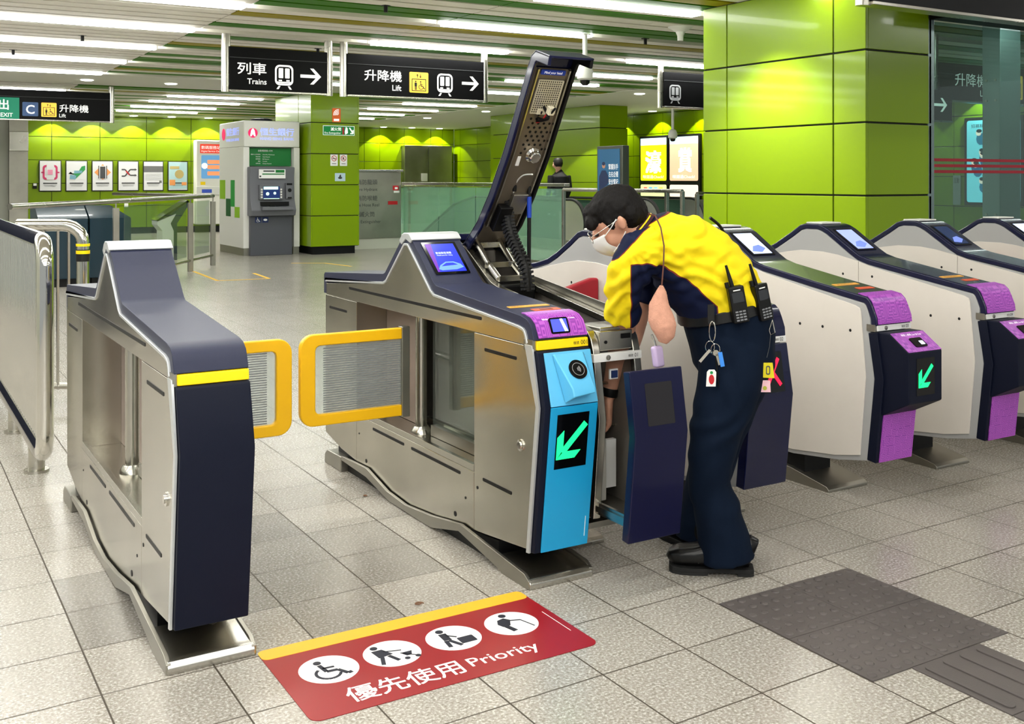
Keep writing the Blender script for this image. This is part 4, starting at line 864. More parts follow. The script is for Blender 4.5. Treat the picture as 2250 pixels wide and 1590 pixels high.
def paddle(xh, xe, y, z0, z1, label):
    """swing door: yellow frame with striped clear pane, hinge side xh, free end xe"""
    t = thing('gate_paddle', ((xh+xe)/2, y, z0), label, 'gate door'); s = 1 if xe > xh else -1
    F = (V3(xh, y, 0), V3(s, 0, 0), V3(0,0,1), V3(0,-1,0)); L = abs(xe-xh); r = .055; n = 6
    q = [(-.003, z1-.045), (-.003, z1)]+[(L-r+r*math.sin(math.radians(90*i/n)), z1-r+r*math.cos(math.radians(90*i/n))) for i in range(n+1)]+[(L-r+r*math.cos(math.radians(90*i/n)), z0+r-r*math.sin(math.radians(90*i/n))) for i in range(n+1)]+[(-.003, z0), (-.003, z0+.045)]
    ri = .02; Li = L-.062
    q += [(Li-ri+ri*math.sin(math.radians(90-90*i/3)), z0+.045+ri-ri*math.cos(math.radians(90-90*i/3))) for i in range(3, -1, -1)] 
    q += [(Li-ri+ri*math.cos(math.radians(90*i/3)), z1-.045-ri+ri*math.sin(math.radians(90*i/3))) for i in range(4)]
    b = MB(); b.plate(F, q, -.014, .014); b.build('yellow_frame', PADY, t, bevel=.006, seg=3, angle=50)
    b = MB(); b.rect(F, 0, Li, z0+.045, z1-.045, -.003, .003); b.build('clear_pane', glass_mat('paddle_pane', (236, 240, 238), .18), t)
    b = MB(); k = 0; z = z0+.05
    while z < z1-.052: b.rect(F, 0, Li-.035, z, z+.0042, .0032, .004); z += .0092
    o = b.build('grey_stripes', mat('pane_stripe', (120, 124, 126), .5), t); o['kind'] = 'stuff'
    b = MB(); b.box(min(xh, xh-s*.035), max(xh, xh-s*.035), y-.02, y+.02, z0-.005, z1+.005); b.build('hinge_plate', STEELD, t, bevel=.003)
    return t
g1 = steel_gate(.69, .215, 'stainless wide ticket gate nearest the left edge with plain navy front', False)
F = fr((0, 2.9, 0))
g2 = steel_gate(1.85, .222, 'stainless wide ticket gate numbered 001 with cyan card reader and green arrow', True)
# cyan face on 001
def face(t, pts, x0, x1, m, name='front_face', th=.004, bevel=.002):
    o = offset(pts, th); b = MB(); b.prism(pts+list(reversed(o)), x0, x1); return b.build(name, m, t, bevel=bevel)
def slope_frame(p, q, xc):     # frame lying on a front surface that runs from p (low) to q (high) in (y, z)
    v = V3(0, q[0]-p[0], q[1]-p[1]).normalized(); u = V3(1,0,0); n = u.cross(v); return (V3(xc, p[0], p[1]), u, v, n)
x0, x1 = 1.878, 2.064
face(g2, [(2.951,.116),(2.888,.605)], x0, x1, CYAN, 'cyan_face', .006); 
face(g2, [(2.888,.606),(2.933,.776)], x0, x1, CYANL, 'cyan_upper_face', .006)
Fu = slope_frame((2.884,.606), (2.929,.776), x0)
b = MB(); o_, u_, v_, n_ = Fu
def RP(a, c, h): return tuple(o_+u_*a+v_*c+n_*h)
b.add([RP(.03,.17,.004),RP(.155,.17,.004),RP(.14,.035,.004),RP(.055,.008,.004), RP(.035,.168,.006),RP(.15,.168,.006),RP(.15,.03,.05),RP(.062,.022,.05),RP(.15,.045,.05),RP(.062,.05,.05)],
      [(0,1,5,4),(4,5,8,9),(9,8,6,7),(7,6,2,3),(0,4,9,7,3),(1,2,6,8,5)])
b.build('card_reader_pad', CYANL, g2, bevel=.004, seg=3)
Fr_ = (V3(*RP(.1, .1, .031)), V3(1,0,0), (V3(*RP(.1,.168,.006))-V3(*RP(.1,.05,.05))).normalized(), None); Fr_ = (Fr_[0], Fr_[1], Fr_[2], Fr_[1].cross(Fr_[2]))
b = MB(); b.disc(Fr_, .006, .012, .034, 0, .004, n=36); pad = b.build('reader_disc', BLACKG, g2)
b = MB()
for r in (.008, .013, .018): b.stroke(Fr_, [(-.004+r*math.cos(math.radians(a)), .012+r*math.sin(math.radians(a))) for a in range(-35, 36, 14)], .0022, .004, .005)
n = 28; b.ring(Fr_, [(.006+.023*math.cos(2*PI*i/n), .012+.023*math.sin(2*PI*i/n)) for i in range(n)], [(.006+.0215*math.cos(2*PI*i/n), .012+.0215*math.sin(2*PI*i/n)) for i in range(n)], .004, .0048)
b.build('tap_symbol', mat('symbol_grey', (150, 150, 150), .5), pad)
b = MB()
for i, c in enumerate(range(3)): b.rect(Fu, .048+.02*i, .064+.02*i, .150, .158, .006, .0072, mi=i)
b.build('payment_marks', [mat('mark_blue', (30, 70, 160), .5), RED, mat('mark_teal', (0, 110, 120), .5)], g2)
text('非接觸式銀行卡', Fu, .112, .150, .008, WHITEP, g2, width=.045, lift=.0075)
Fd = slope_frame((2.945,.116), (2.882,.605), x0)
b = MB(); b.rect(Fd, .026, .152, .282, .467, .0, .0015); disp = b.build('arrow_display', BLACKG, g2)
def down_left_arrow(F, cx, cy, s, parent, m, lift=.0016, nm='green_arrow'):
    b = MB(); w_ = s*.17
    b.stroke(F, [(cx-s*.28, cy-s*.28), (cx+s*.42, cy+s*.46)], w_, lift, lift+.001)
    b.plate(F, [(cx-s*.46, cy-s*.46), (cx-s*.46, cy+s*.14), (cx-s*.26, cy+s*.32), (cx-s*.26, cy-s*.2)], lift, lift+.0012)
    b.plate(F, [(cx-s*.46, cy-s*.46), (cx+s*.12, cy-s*.46), (cx+s*.3, cy-s*.26), (cx-s*.24, cy-s*.26)], lift, lift+.0013)
    return b.build(nm, m, parent)
GLOW = mat('green_led', (20, 250, 130), .5, emis=1.1); GLOWR = mat('red_led', (255, 20, 60), .5, emis=1.3)
down_left_arrow(Fd, .088, .372, .125, disp, GLOW)
b = MB(); b.rect(Fd, .168, .170, .03, .1, .0, .0012); b.build('fine_print', WHITEP, g2)
Fy = (V3(1.862, 2.9455, .784), V3(1,0,0), V3(0,.003,.03).normalized(), V3(0,-1,.1).normalized()); text('機號', Fy, .145, .009, .011, BLACKP, g2, lift=.002); text('001', Fy, .175, .008, .015, BLACKP, g2, lift=.002)
# printed purple wrap of the nose
PURP = mat('purple_wrap', (142, 58, 170), .35); PURL = mat('purple_wrap_light', (186, 96, 200), .4)
def qr_like_wrap(name='purple_pattern'):
    """purple vinyl with a maze-like printed ornament"""
    if name in MATS: return MATS[name]
    m = mat(name, (142, 58, 170), .35); nt = m.node_tree; N = nt.nodes; L = nt.links; b = N['Principled BSDF']
    g = N.new('ShaderNodeTexCoord'); mp = N.new('ShaderNodeMapping'); mp.inputs['Scale'].default_value = (1, 1, 1); L.new(g.outputs['Object'], mp.inputs[0])
    s = N.new('ShaderNodeSeparateXYZ'); L.new(mp.outputs[0], s.inputs[0]); ad = N.new('ShaderNodeMath'); ad.operation = 'SUBTRACT'; L.new(s.outputs[2], ad.inputs[0]); L.new(s.outputs[1], ad.inputs[1])
    c = N.new('ShaderNodeCombineXYZ'); L.new(s.outputs[0], c.inputs[0]); L.new(ad.outputs[0], c.inputs[1])
    v = N.new('ShaderNodeTexVoronoi'); v.distance = 'CHEBYCHEV'; v.inputs['Scale'].default_value = 27; v.inputs['Randomness'].default_value = .75; v.voronoi_dimensions = '2D'; L.new(c.outputs[0], v.inputs['Vector'])
    w_ = N.new('ShaderNodeMath'); w_.operation = 'MULTIPLY'; w_.inputs[1].default_value = 5.2; L.new(v.outputs['Distance'], w_.inputs[0])
    fr_ = N.new('ShaderNodeMath'); fr_.operation = 'FRACT'; L.new(w_.outputs[0], fr_.inputs[0]); gt = N.new('ShaderNodeMath'); gt.operation = 'GREATER_THAN'; gt.inputs[1].default_value = .5; L.new(fr_.outputs[0], gt.inputs[0])
    mx = N.new('ShaderNodeMix'); mx.data_type = 'RGBA'; mx.inputs[6].default_value = (*lin((142, 58, 168)), 1); mx.inputs[7].default_value = (*lin((182, 90, 196)), 1); L.new(gt.outputs[0], mx.inputs[0]); L.new(mx.outputs[2], b.inputs['Base Color'])
    return m
PW = qr_like_wrap()
nose = [(3.06,.8945),(3.04,.893),(3.0,.885),(2.975,.869),(2.962,.846),(2.951,.822)]
face(g2, list(reversed(nose)), 1.872, 2.066, PW, 'purple_wrap', .0035, 0)
Fn = slope_frame((2.952,.82), (2.978,.874), 1.872)
b = MB(); b.rrect(Fn, .052, .128, .012, .068, .008, .002, .008); sc = b.build('scanner_frame', BLACKG, g2)
b = MB(); b.rect(Fn, .059, .121, .018, .062, .008, .009); b.build('scanner_glass', mat('scanner_blue', (70, 80, 210), .2, emis=.8), sc)
b = MB(); b.plate(Fn, [(.095,.062),(.105,.062),(.118,.018),(.106,.018)], .009, .0098); b.build('scanner_light', mat('scanner_white', (220, 228, 255), .2, emis=2.), sc)
Ft = (V3(1.85, 3.06, .897), V3(1,0,0), V3(0,1,.07).normalized(), V3(0,-.07,1).normalized())
text('掃描二維碼 Scan QR Code', slope_frame((2.975,.873), (3.02,.892), 1.872), .03, .0, .011, WHITEL, g2, lift=.005, width=.13)
def lid_sticker(t, x, y, w_, h, m, z, name='sticker', slope=.073, line=None):
    F = (V3(x, y, z+(y-3.04)*slope), V3(1,0,0), V3(0,1,slope).normalized(), V3(0,-slope,1).normalized())
    b = MB(); b.rrect(F, 0, w_, 0, h, .004, 0, .0012); return b.build(name, m, t), F
s1, F = lid_sticker(g2, 1.885, 3.155, .165, .028, mat('sticker_amber', (240, 176, 70), .5), .8925, 'amber_sticker'); text('請緊握扶手 Mind your head', F, .01, .008, .012, BLACKP, s1, width=.14, lift=.0015)
s2, F = lid_sticker(g2, 1.94, 3.08, .11, .035, mat('sticker_orange', (212, 84, 44), .5), .8925, 'orange_sticker'); b = MB(); b.rect(F, .03, .08, .01, .025, .0012, .002); b.build('print', mat('print_brown2', (90, 40, 20), .5), s2)
def apex_screen(t, x0, x1, m, p=(3.70,.960), q=(3.875,1.104), txt=True, border=NAVY, a0=.2, a1=.78, h0=.03, h1=.19):
    F = slope_frame(p, q, x0); w_ = x1-x0
    b = MB(); b.rrect(F, w_*(a0-.06), w_*(a1+.06), h0-.012, h1+.012, .004, .0, .0015); s_ = b.build('screen_bezel', BLACKG, t)
    b = MB(); b.rect(F, w_*a0, w_*a1, h0, h1, .0015, .0025); c = b.build('screen', m, s_)
    return F, s_, w_
SCB = mat('screen_blue', (34, 50, 190), .2, emis=.75); SCW = mat('screen_white', (200, 214, 255), .2, emis=1.)
F, s_, w_ = apex_screen(g2, 1.85, 2.07, SCB, p=(3.70,.963), q=(3.88,1.112))
text('歡迎乘搭港鐵', F, w_*.49, .13, .012, SCW, s_, align='CENTER', lift=.003, width=.07); text('Thank you for riding', F, w_*.49, .12, .006, SCW, s_, align='CENTER', lift=.003, width=.07)
b = MB(); b.plate(F, [(w_*.24,.045),(w_*.3,.066),(w_*.44,.085),(w_*.6,.085),(w_*.72,.07),(w_*.76,.052),(w_*.6,.04),(w_*.3,.038)], .0025, .003); b.plate(F, [(w_*.32,.06),(w_*.44,.078),(w_*.58,.078),(w_*.66,.066)], .003, .0036, 1); b.build('train_image', [mat('screen_light_blue', (90, 130, 230), .2, emis=.9), SCB], s_)
b = MB(); b.plate(F, [(w_*.2,.19),(w_*.32,.19),(w_*.24,.03),(w_*.2,.03)], .0025, .0028); b.build('red_glow', mat('screen_violet', (96, 40, 150), .2, emis=.6), s_)
paddle(1.835, 1.405, 3.95, .383, .742, 'yellow framed swing door closing across from gate 001')
paddle(.905, 1.372, 3.95, .365, .735, 'yellow framed swing door reaching out from the left steel gate')

# ---- cream ticket gates -------------------------------------------------
HUMP = [(2.952,.745),(2.955,.78),(2.971,.818),(2.985,.845),(3.005,.862),(3.3,.905),(3.60,.952),(3.66,.968),(3.71,.995),(3.86,1.088),(3.90,1.106),(3.935,1.115),(4.02,1.115),(4.06,1.105),(4.13,1.062),(4.24,1.0),(4.32,.965),(4.42,.94),(4.6,.912),(4.94,.866),(4.97,.85),(4.99,.815),(4.998,.745)]
BOT = [(4.998,.745),(5.035,.53),(4.995,.185),(4.8,.153),(4.5,.123),(3.414,.123),(3.153,.153),(2.98,.185),(2.952-.035+.02,.53)]
def cream_gate(x, w_, label, number, reader=None, open_=False, screen=None, nose_m=None, group=None):
    t = thing('ticket_gate', (x+w_/2, 3.95, 0), label, 'ticket gate', group); x1 = x+w_
    hi = offset(HUMP, -.030); hi2 = offset(HUMP, -.062)
    b = MB(); b.prism(list(HUMP)+list(reversed(hi)), x+.003, x1-.003); b.build('lid', NAVYG, t, bevel=.007, seg=3)
    body = hi[1:-1]+[(4.965,.745),(4.995,.53),(4.955,.185),(4.78,.153),(4.5,.123),(3.414,.123),(3.153,.153),(2.992,.185),(2.965,.53),(2.985,.74)]
    b = MB(); b.prism(body, x+.004, x1-.004); b.build('body_frame', GREYB, t, bevel=.003)
    top = [p for p in hi2 if 3.03 < p[0] < 4.92]
    panel = [(3.03,.80)]+top+[(4.92,.80),(4.95,.53),(4.91,.20),(4.77,.172),(4.5,.142),(3.414,.142),(3.165,.172),(3.035,.20),(3.005,.53)]
    # two cream side panels with a curved upper filler
    lowtop = [(3.03,.80),(3.035,.812),(3.06,.822),(3.58,.915),(3.66,.936),(3.80,.962),(3.90,.972),(4.05,.972),(4.15,.958),(4.3,.93),(4.36,.915),(4.89,.822),(4.92,.80)]
    bt = [(4.92,.80),(4.95,.53),(4.91,.20),(4.77,.172),(4.5,.142),(3.414,.142),(3.165,.172),(3.035,.20),(3.005,.53)]
    for xa, xb in ((x-.002, x+.004), (x1-.004, x1+.002)):
        f = [p for p in lowtop if p[0] <= 3.66]; r_ = [p for p in lowtop if p[0] >= 3.66]
        b = MB(); b.prism(f[1:]+[(3.657,.13+.012)]+[p for p in bt if p[0] < 3.657]+[f[0]], xa, xb); b.build('side_panel', CREAM, t, bevel=.0015)
        b = MB(); b.prism([(3.663,.937)]+r_[1:]+[p for p in bt[1:] if p[0] > 3.663]+[(3.663,.142)], xa, xb); b.build('side_panel', CREAM, t, bevel=.0015)
        F = (V3(xa if xa < x1-.01 else xb, 0, 0), V3(0,1,0), V3(0,0,1), V3(-1 if xa < x1-.01 else 1,0,0)); b = MB()
        for y, z in ((3.576,.867),(3.236,.712),(3.084,.714),(3.367,.710),(3.76,.867),(4.1,.867),(4.25,.71)): b.disc(F, y, z, .0065, -.0005, .0006, n=12)
        o = b.build('screw_holes', BLACK, t); o['kind'] = 'stuff'
    FP = [(2.956,.182),(2.917,.53),(2.95,.722)]
    if not open_:
        b = MB(); o = offset(FP, -.045); b.prism(FP+list(reversed(o)), x+.001, x1-.001); b.build('front_shell', NAVYD if reader is not None else NAVYG, t, bevel=.004)
    b = MB(); b.prism([(2.953,.748),(2.951,.724),(3.0,.724),(3.0,.75)], x+.01, x1-.004); s_ = b.build('number_strip', mat('strip_white', (226, 226, 224), .4), t, bevel=.002)
    b = MB(); b.prism([(2.958,.75),(2.956,.722),(3.0,.722),(3.0,.75)], x-.001, x+.01); b.build('strip_end', STEELD, t)
    b = MB(); b.lathe((x+w_*.27, 2.952, .736), [(.009, 0), (.009, .003), (.004, .0035)], 18, axis=(0, -1, 0)); b.build('key_lock', STEEL, t)
    F = fr((0, 2.9505, 0)); text('機號', F, x+w_*.70, .731, .010, BLACKP, s_); text(number, F, x+w_*.82, .730, .014, BLACKP, s_)
    if not open_:
        F, sc_, ww = apex_screen(t, x, x1, screen or SCW, p=(3.68,.979), q=(3.885,1.103), a0=.22, a1=.75, h0=.03, h1=.2)
        b = MB(); b.plate(F, [(ww*.25,.05),(ww*.4,.09),(ww*.6,.1),(ww*.7,.07),(ww*.5,.04)], .0025, .003); b.build('screen_picture', mat('screen_mid_blue', (110, 130, 220), .2, emis=.7), sc_)
        b = MB(); b.box(x+.02, x1-.05, 3.92, 4.03, 1.113, 1.122); b.build('apex_lamp_bar', WHITE, t, bevel=.003)
    # base
    b = MB(); b.prism([(3.2,0),(3.2,.012),(3.215,.024),(3.43,.062),(3.5,.066),(3.5,0)], x-.005, x1+.02); b.build('front_foot', STEELD, t, bevel=.003, seg=3)
    b = MB(); b.prism([(3.5,.0),(3.5,.066),(3.8,.02),(3.8,0)], x-.005, x+.01); b.build('base_arm', STEELD, t)
    b = MB(); b.box(x+.02, x1-.04, 3.36, 4.6, 0, .125); b.build('base_core', BLACK, t)
    b = MB(); b.prism([(4.75,0),(4.75,.012),(4.735,.024),(4.5,.06),(4.45,0)], x-.005, x1+.02); b.build('rear_foot', STEELD, t, bevel=.003)
    if nose_m:
        face(t, [(2.952,.752),(2.955,.78),(2.971,.818),(2.985,.845),(3.005,.862),(3.055,.870)], x+.012, x1-.002, nose_m, 'purple_wrap', .0035, 0)
    if reader:
        face(t, [(2.955,.185),(2.932,.395)], x+.02, x1-.002, PW, 'purple_lower_wrap', .004, 0)
        a, c = x+.012, x1-.004; b = MB()
        sec = lambda xx, dy: [(2.94,.378),(2.80+dy,.45),(2.80+dy,.655),(2.895,.722),(2.95,.722)]
        b.prism(sec(0, 0), a+.0, c); b.build('reader_box', NAVYD, t, bevel=.006)
        Fs = slope_frame((2.80,.655), (2.895,.722), a); b = MB(); b.rect(Fs, .002, c-a-.002, .002, .114, .0, .0015); pt = b.build('purple_reader_top', PW, t)
        text('掃描二維碼', Fs, .05, .092, .012, WHITEL, pt, width=.06, lift=.002); text('Scan QR Code', Fs, .115, .092, .009, WHITEL, pt, width=.055, lift=.002)
        b = MB(); b.rrect(Fs, .07, .14, .025, .075, .006, .0015, .006); sg = b.build('scanner_window', BLACKG, t); b = MB(); b.rect(Fs, .11, .132, .035, .055, .006, .007); b.build('scanner_light', mat('scanner_white', (220, 228, 255)), sg)
        Fd = slope_frame((2.80,.455), (2.80,.652), a); b = MB(); b.rect(Fd, .045, .155, .025, .175, .0, .0012); dp = b.build('arrow_display', BLACKG, t); down_left_arrow(Fd, .1, .1, .095, dp, GLOW)
    return t
def shift(pts, d): return pts
cream_gate(2.785, .22, 'ticket gate numbered 02 with red cross display just behind the bending worker', '02')
g02 = bpy.data.objects['ticket_gate']
Fd = slope_frame((2.913,.53), (2.946,.722), 2.785); b = MB(); b.rect(Fd, .06, .175, .015, .165, .0, .0015); dp = b.build('cross_display', BLACKG, g02)
b = MB(); b.stroke(Fd, [(.085,.04),(.155,.14)], .014, .0015, .003); b.stroke(Fd, [(.155,.04),(.085,.14)], .014, .0015, .0032); b.build('red_cross', GLOWR, dp)
cream_gate(3.51, .22, 'cream ticket gate numbered 03 with purple front and protruding green arrow reader', '03', reader=True, nose_m=PW)
cream_gate(4.225, .215, 'cream ticket gate numbered 04, cut by the right edge, with purple front', '04', reader=True, nose_m=PW, screen=mat('screen_lilac', (150, 164, 235), .2, emis=.8))
cream_gate(5.0, .215, 'cream ticket gate with dark screen, its front beyond the right edge', '05', reader=True, nose_m=PW, screen=mat('screen_dark', (30, 50, 90), .2, emis=.3))
cream_gate(5.72, .215, 'furthest cream ticket gate at the right edge below the glass partition', '06', reader=True, nose_m=PW)
for x, gi in ((3.51, 'ticket_gate.001'), (4.225, 'ticket_gate.002')):
    g = bpy.data.objects[gi]; s1, F = lid_sticker(g, x+.03, 3.19, .15, .028, mat('sticker_amber', (240, 176, 70)), .8675, 'amber_sticker', slope=.146); text('請緊握扶手', F, .02, .008, .012, BLACKP, s1, lift=.0015, width=.1)
    s2, F = lid_sticker(g, x+.09, 3.115, .1, .03, mat('sticker_orange', (212, 84, 44)), .8675, 'orange_sticker', slope=.146)
# red flaps between the aisles
b = MB(); b.lathe((2.86, 3.02, 0), [(.016, 0), (.014, .012), (.006, .02), (.006, .03)], 16); o = b.build('floor_bolt', STEEL); tag(o, 'tiny steel bolt standing in the floor behind the worker', 'bolt')
def flap(x0, x1, y, label):
    b = MB(); b.plate((V3(0, y, 0), V3(1,0,0), V3(0,0,1), V3(0,-1,0)), [(x0,.74),(x1,.66),(x1,.905),(x1-.04,.905),(x0+.03,.868),(x0,.845)], -.02, .02); o = b.build('red_flap', mat('flap_red', (160, 24, 40), .4), None, bevel=.012, seg=3); tag(o, label, 'gate flap')
flap(2.58, 2.785, 3.9, 'red retractable flap between the open gate and gate 02')
flap(5.72-.21, 5.72, 3.9, 'red retractable flap between the two furthest cream gates')
# priority floor sticker
for i, (x, y, c) in enumerate(((1.475, 3.03, 'curled brown scrap on the floor above the priority sticker'), (1.78, 4.18, 'small dark speck of litter beside the base of gate 001'))):
    b = MB(); b.tube([(x+.014*math.cos(a)*(1+i*-.5), y+.011*math.sin(a), .002+.001*a) for a in [k*.6 for k in range(9)]], .0022, 6); o = b.build('litter_scrap', mat('scrap_brown', (120, 84, 60), .8)); tag(o, c, 'litter')
x0, x1, y0, y1 = .925, 1.80, 2.3, 2.955
t = thing('priority_floor_sticker', (1.36, 2.7, 0), 'red floor sticker with four white symbols and the word Priority', 'floor sticker')
F = fr((0, 0, .0005), '+z'); DR = mat('sticker_red', (146, 18, 28), .35)
b = MB(); b.rrect(F, x0, x1, 2.505, 2.955, .03, 0, .0015); b.build('red_sheet', DR, t)
b = MB(); b.rrect(F, x0, x1, 2.895, 2.96, .02, .0015, .0022); b.build('yellow_edge', mat('sticker_yellow', (250, 180, 40), .4), t)
CX = [.9345+.11, 1.245, 1.45, 1.655]; CY = 2.755
CX = [1.065, 1.255, 1.452, 1.650]
for i, cx in enumerate(CX):
    b = MB(); b.disc(F, cx, CY, .083, .0015, .0022, n=40); d = b.build('white_disc', WHITEP, t); b = MB(); h = .0022; k = .0028
    if i == 0: wheelchair_2d(b, F, cx-.002, CY-.002, .125, h, k); nm = 'wheelchair_symbol'
    elif i == 1:
        b.disc(F, cx-.035, CY+.052, .011, h, k); b.plate(F, [(cx-.05,CY+.035),(cx-.018,CY+.035),(cx-.0,CY-.005),(cx-.045,CY-.012)], h, k); b.stroke(F, [(cx-.035,CY-.01),(cx-.05,CY-.055)], .012, h, k); b.stroke(F, [(cx-.015,CY-.01),(cx+.0,CY-.05)], .012, h, k)
        b.stroke(F, [(cx-.02,CY+.02),(cx+.03,CY+.005)], .005, h, k); b.plate(F, [(cx+.02,CY-.012),(cx+.055,CY-.012),(cx+.045,CY-.035),(cx+.03,CY-.035)], h, k); b.stroke(F, [(cx+.02,CY-.012),(cx+.055,CY-.045)], .004, h, k); b.disc(F, cx+.025, CY-.05, .008, h, k); b.disc(F, cx+.058, CY-.05, .008, h, k); nm = 'trolley_symbol'
    elif i == 2:
        b.disc(F, cx-.02, CY+.055, .012, h, k); b.stroke(F, [(cx-.02,CY+.038),(cx-.022,CY-.008)], .024, h, k); b.stroke(F, [(cx-.02,CY-.01),(cx+.0,CY-.055)], .013, h, k); b.stroke(F, [(cx-.03,CY-.01),(cx-.035,CY-.052)], .013, h, k)
        b.stroke(F, [(cx-.015,CY+.025),(cx+.01,CY-.0)], .006, h, k); b.rrect(F, cx+.005, cx+.055, CY-.048, CY-.008, .004, h, k); nm = 'luggage_symbol'
    else:
        b.disc(F, cx+.0, CY+.058, .012, h, k); b.plate(F, [(cx-.005,CY+.042),(cx-.03,CY+.035),(cx-.042,CY+.01),(cx-.035,CY-.012),(cx-.01,CY-.012),(cx+.008,CY+.022)], h, k); b.stroke(F, [(cx-.025,CY-.01),(cx-.015,CY-.052)], .017, h, k)
        b.stroke(F, [(cx-.0,CY+.02),(cx+.035,CY+.008)], .006, h, k); b.stroke(F, [(cx+.035,CY+.01),(cx+.052,CY-.05)], .004, h, k); nm = 'old_person_symbol'
    b.build(nm, mat('symbol_navy', (22, 26, 44), .5), d)
text('優先使用', F, 1.05, 2.545, .082, WHITEP, t, width=.335, lift=.002, bold=.01); text('Priority', F, 1.412, 2.565, .052, WHITEP, t, width=.225, lift=.002, bold=.008)
b = MB(); b.rect(F, 1.775, 1.777, 2.62, 2.78, .0015, .0022); b.build('fine_print', WHITEP, t)
# tactile paving
TP = mat('tactile_paving', (88, 82, 80), .55, var=.12, scale=3, bump=.3, bscale=300)
def tactile(x0, y0, studs, lb, w_=.2965, d=.303):
    b = MB(); b.box(x0+.001, x0+w_-.001, y0+.001, y0+d-.001, 0, .004)
    if studs:
        for i in range(6):
            for j in range(6):
                b.lathe((x0+w_*(i+.5)/6, y0+d*(j+.5)/6, .004), [(.0145, 0), (.0125, .003), (.009, .0045), (0.0, .005)], 12)
    else:
        for i in range(4):
            F = fr((0, 0, .004), '+z'); cx = x0+w_*(i+.5)/4; b.rrect(F, cx-.015, cx+.015, y0+.02, y0+d-.02, .0145, 0, .004)
    o = b.build('tactile_tile', TP, bevel=.0008); return tag(o, lb, 'tactile tile')
for x0, y0, lb in ((2.29, 2.24, 'studded dark tactile tile nearest the worker, at the far left corner'), (2.587, 2.243, 'studded dark tactile tile at the far right corner of the square'), (2.29, 1.936, 'studded dark tactile tile at the near left corner of the square'), (2.587, 1.938, 'studded dark tactile tile at the near right corner touching the bar tile')): tactile(x0, y0, 1, lb)
tactile(2.445, 1.632, 0, 'dark tactile tile with long bars joined to the studded square'); tactile(2.445, 1.328, 0, 'dark tactile bar tile cut by the bottom right edge')
# ------------------------------------------------------------------ open ticket gate 01
WV = V3(math.sin(math.radians(30.95)), math.cos(math.radians(30.95)), 0); RV = V3(WV.y, -WV.x, 0)
def at(u, v, s): return WV*s+RV*((u-1125)/2325*s)+V3(0, 0, 1.35+(393-v)/2325*s)
def onx(u, v, X):
    d = WV+RV*((u-1125)/2325); k = X/d.x; return V3(X, d.y*k, 1.35+(393-v)/2325*k)
XA, XB = 2.10, 2.30
t = thing('open_ticket_gate', (2.2, 3.95, 0), 'ticket gate 01 standing open beside the worker, lid raised and front pulled out', 'ticket gate'); g01 = t
hi = offset(HUMP, -.030)
SIDE = [(3.0,.80)]+[p for p in hi if 3.02 < p[0] < 4.96]+[(4.965,.745),(4.995,.53),(4.955,.185),(4.78,.153),(4.5,.123),(3.414,.123),(3.153,.153),(2.985,.185),(2.955,.53),(2.985,.74)]
for xa, xb, nm in ((XA, XA+.008, 'left_side_sheet'), (XB-.008, XB, 'right_side_sheet')):
    b = MB(); b.prism(SIDE, xa, xb); b.build(nm, mat('inner_sheet', (128, 122, 114), .4, .4), t)
rail = [(3.95,1.075),(3.90,1.072),(3.86,1.055),(3.71,.962),(3.66,.938),(3.6,.922),(3.04,.838),(3.0,.826),(2.975,.80),(2.962,.76),(2.955,.72),(2.925,.53),(2.96,.185)]
ri = offset(rail, .026)
for xa, xb in ((XA-.001, XA+.03), (XB-.03, XB+.001)):
    b = MB(); b.prism(rail+list(reversed(ri)), xa, xb); b.build('edge_frame', STEEL, t, bevel=.004)
b = MB(); b.prism([p for p in HUMP if p[0] > 3.96]+list(reversed([p for p in hi if p[0] > 3.96])), XA, XB); b.build('rear_lid', NAVYG, t, bevel=.005)
b = MB(); b.box(XA+.008, XB-.008, 4.2, 4.95, .14, .80); b.build('electronics_block', BLACK, t)
b = MB(); b.box(XA+.008, XB-.008, 3.0, 4.2, .14, .16); b.build('floor_tray', STEELD, t)
b = MB(); b.box(XA+.03, XB-.03, 2.965, 3.05, .757, .825); b.box(XA+.045, XB-.03, 2.985, 3.12, .80, .835); b.build('front_mechanism', STEEL, t, bevel=.004)
F = fr((0, 2.964, 0)); b = MB(); b.disc(F, XA+.055, .787, .006, 0, .001); b.rect(F, XA+.12, XA+.16, .795, .812, 0, .001); b.build('mechanism_holes', BLACK, t)
b = MB(); b.prism([(2.953,.75),(2.951,.722),(2.975,.722),(2.975,.75)], XA-.004, XB+.002); s_ = b.build('number_strip', MATS['strip_white'], t, bevel=.002)
b = MB(); b.lathe((XA+.055, 2.951, .736), [(.009, 0), (.009, .003), (.004, .0035)], 18, axis=(0, -1, 0)); b.build('key_lock', STEEL, t)
F = fr((0, 2.949, 0)); text('機號', F, XA+.14, .731, .010, BLACKP, s_); text('01', F, XA+.167, .730, .014, BLACKP, s_)
for i, (y, z) in enumerate(((3.05, .62), (3.05, .47), (3.06, .30), (3.2, .55), (3.2, .38))):
    b = MB(); b.tube([(XA+.01, y, z+.02), (XB-.01, y+.05, z-.01)], .006, 8); b.build('cross_rod', STEEL, t)
b = MB(); b.box(XA+.03, XA+.1, 3.02, 3.2, .22, .44); b.build('card_bin', mat('bin_grey', (190, 188, 180), .5), t, bevel=.006)
b = MB(); b.box(XA+.11, XA+.17, 3.06, 3.08, .25, .42); b.build('paper_tag', WHITEP, t)
b = MB(); b.box(XA+.1, XA+.125, 2.99, 3.0, .655, .68); b.build('blue_label', MATS['sticker_blue'], t); b = MB(); b.box(XA+.095, XA+.13, 2.995, 3.002, .65, .685); b.build('label_ground', WHITEP, t)
b = MB(); b.box(XA+.06, XB-.02, 3.3, 3.9, .5, .78); b.build('gate_motor', BLACK, t, bevel=.01)
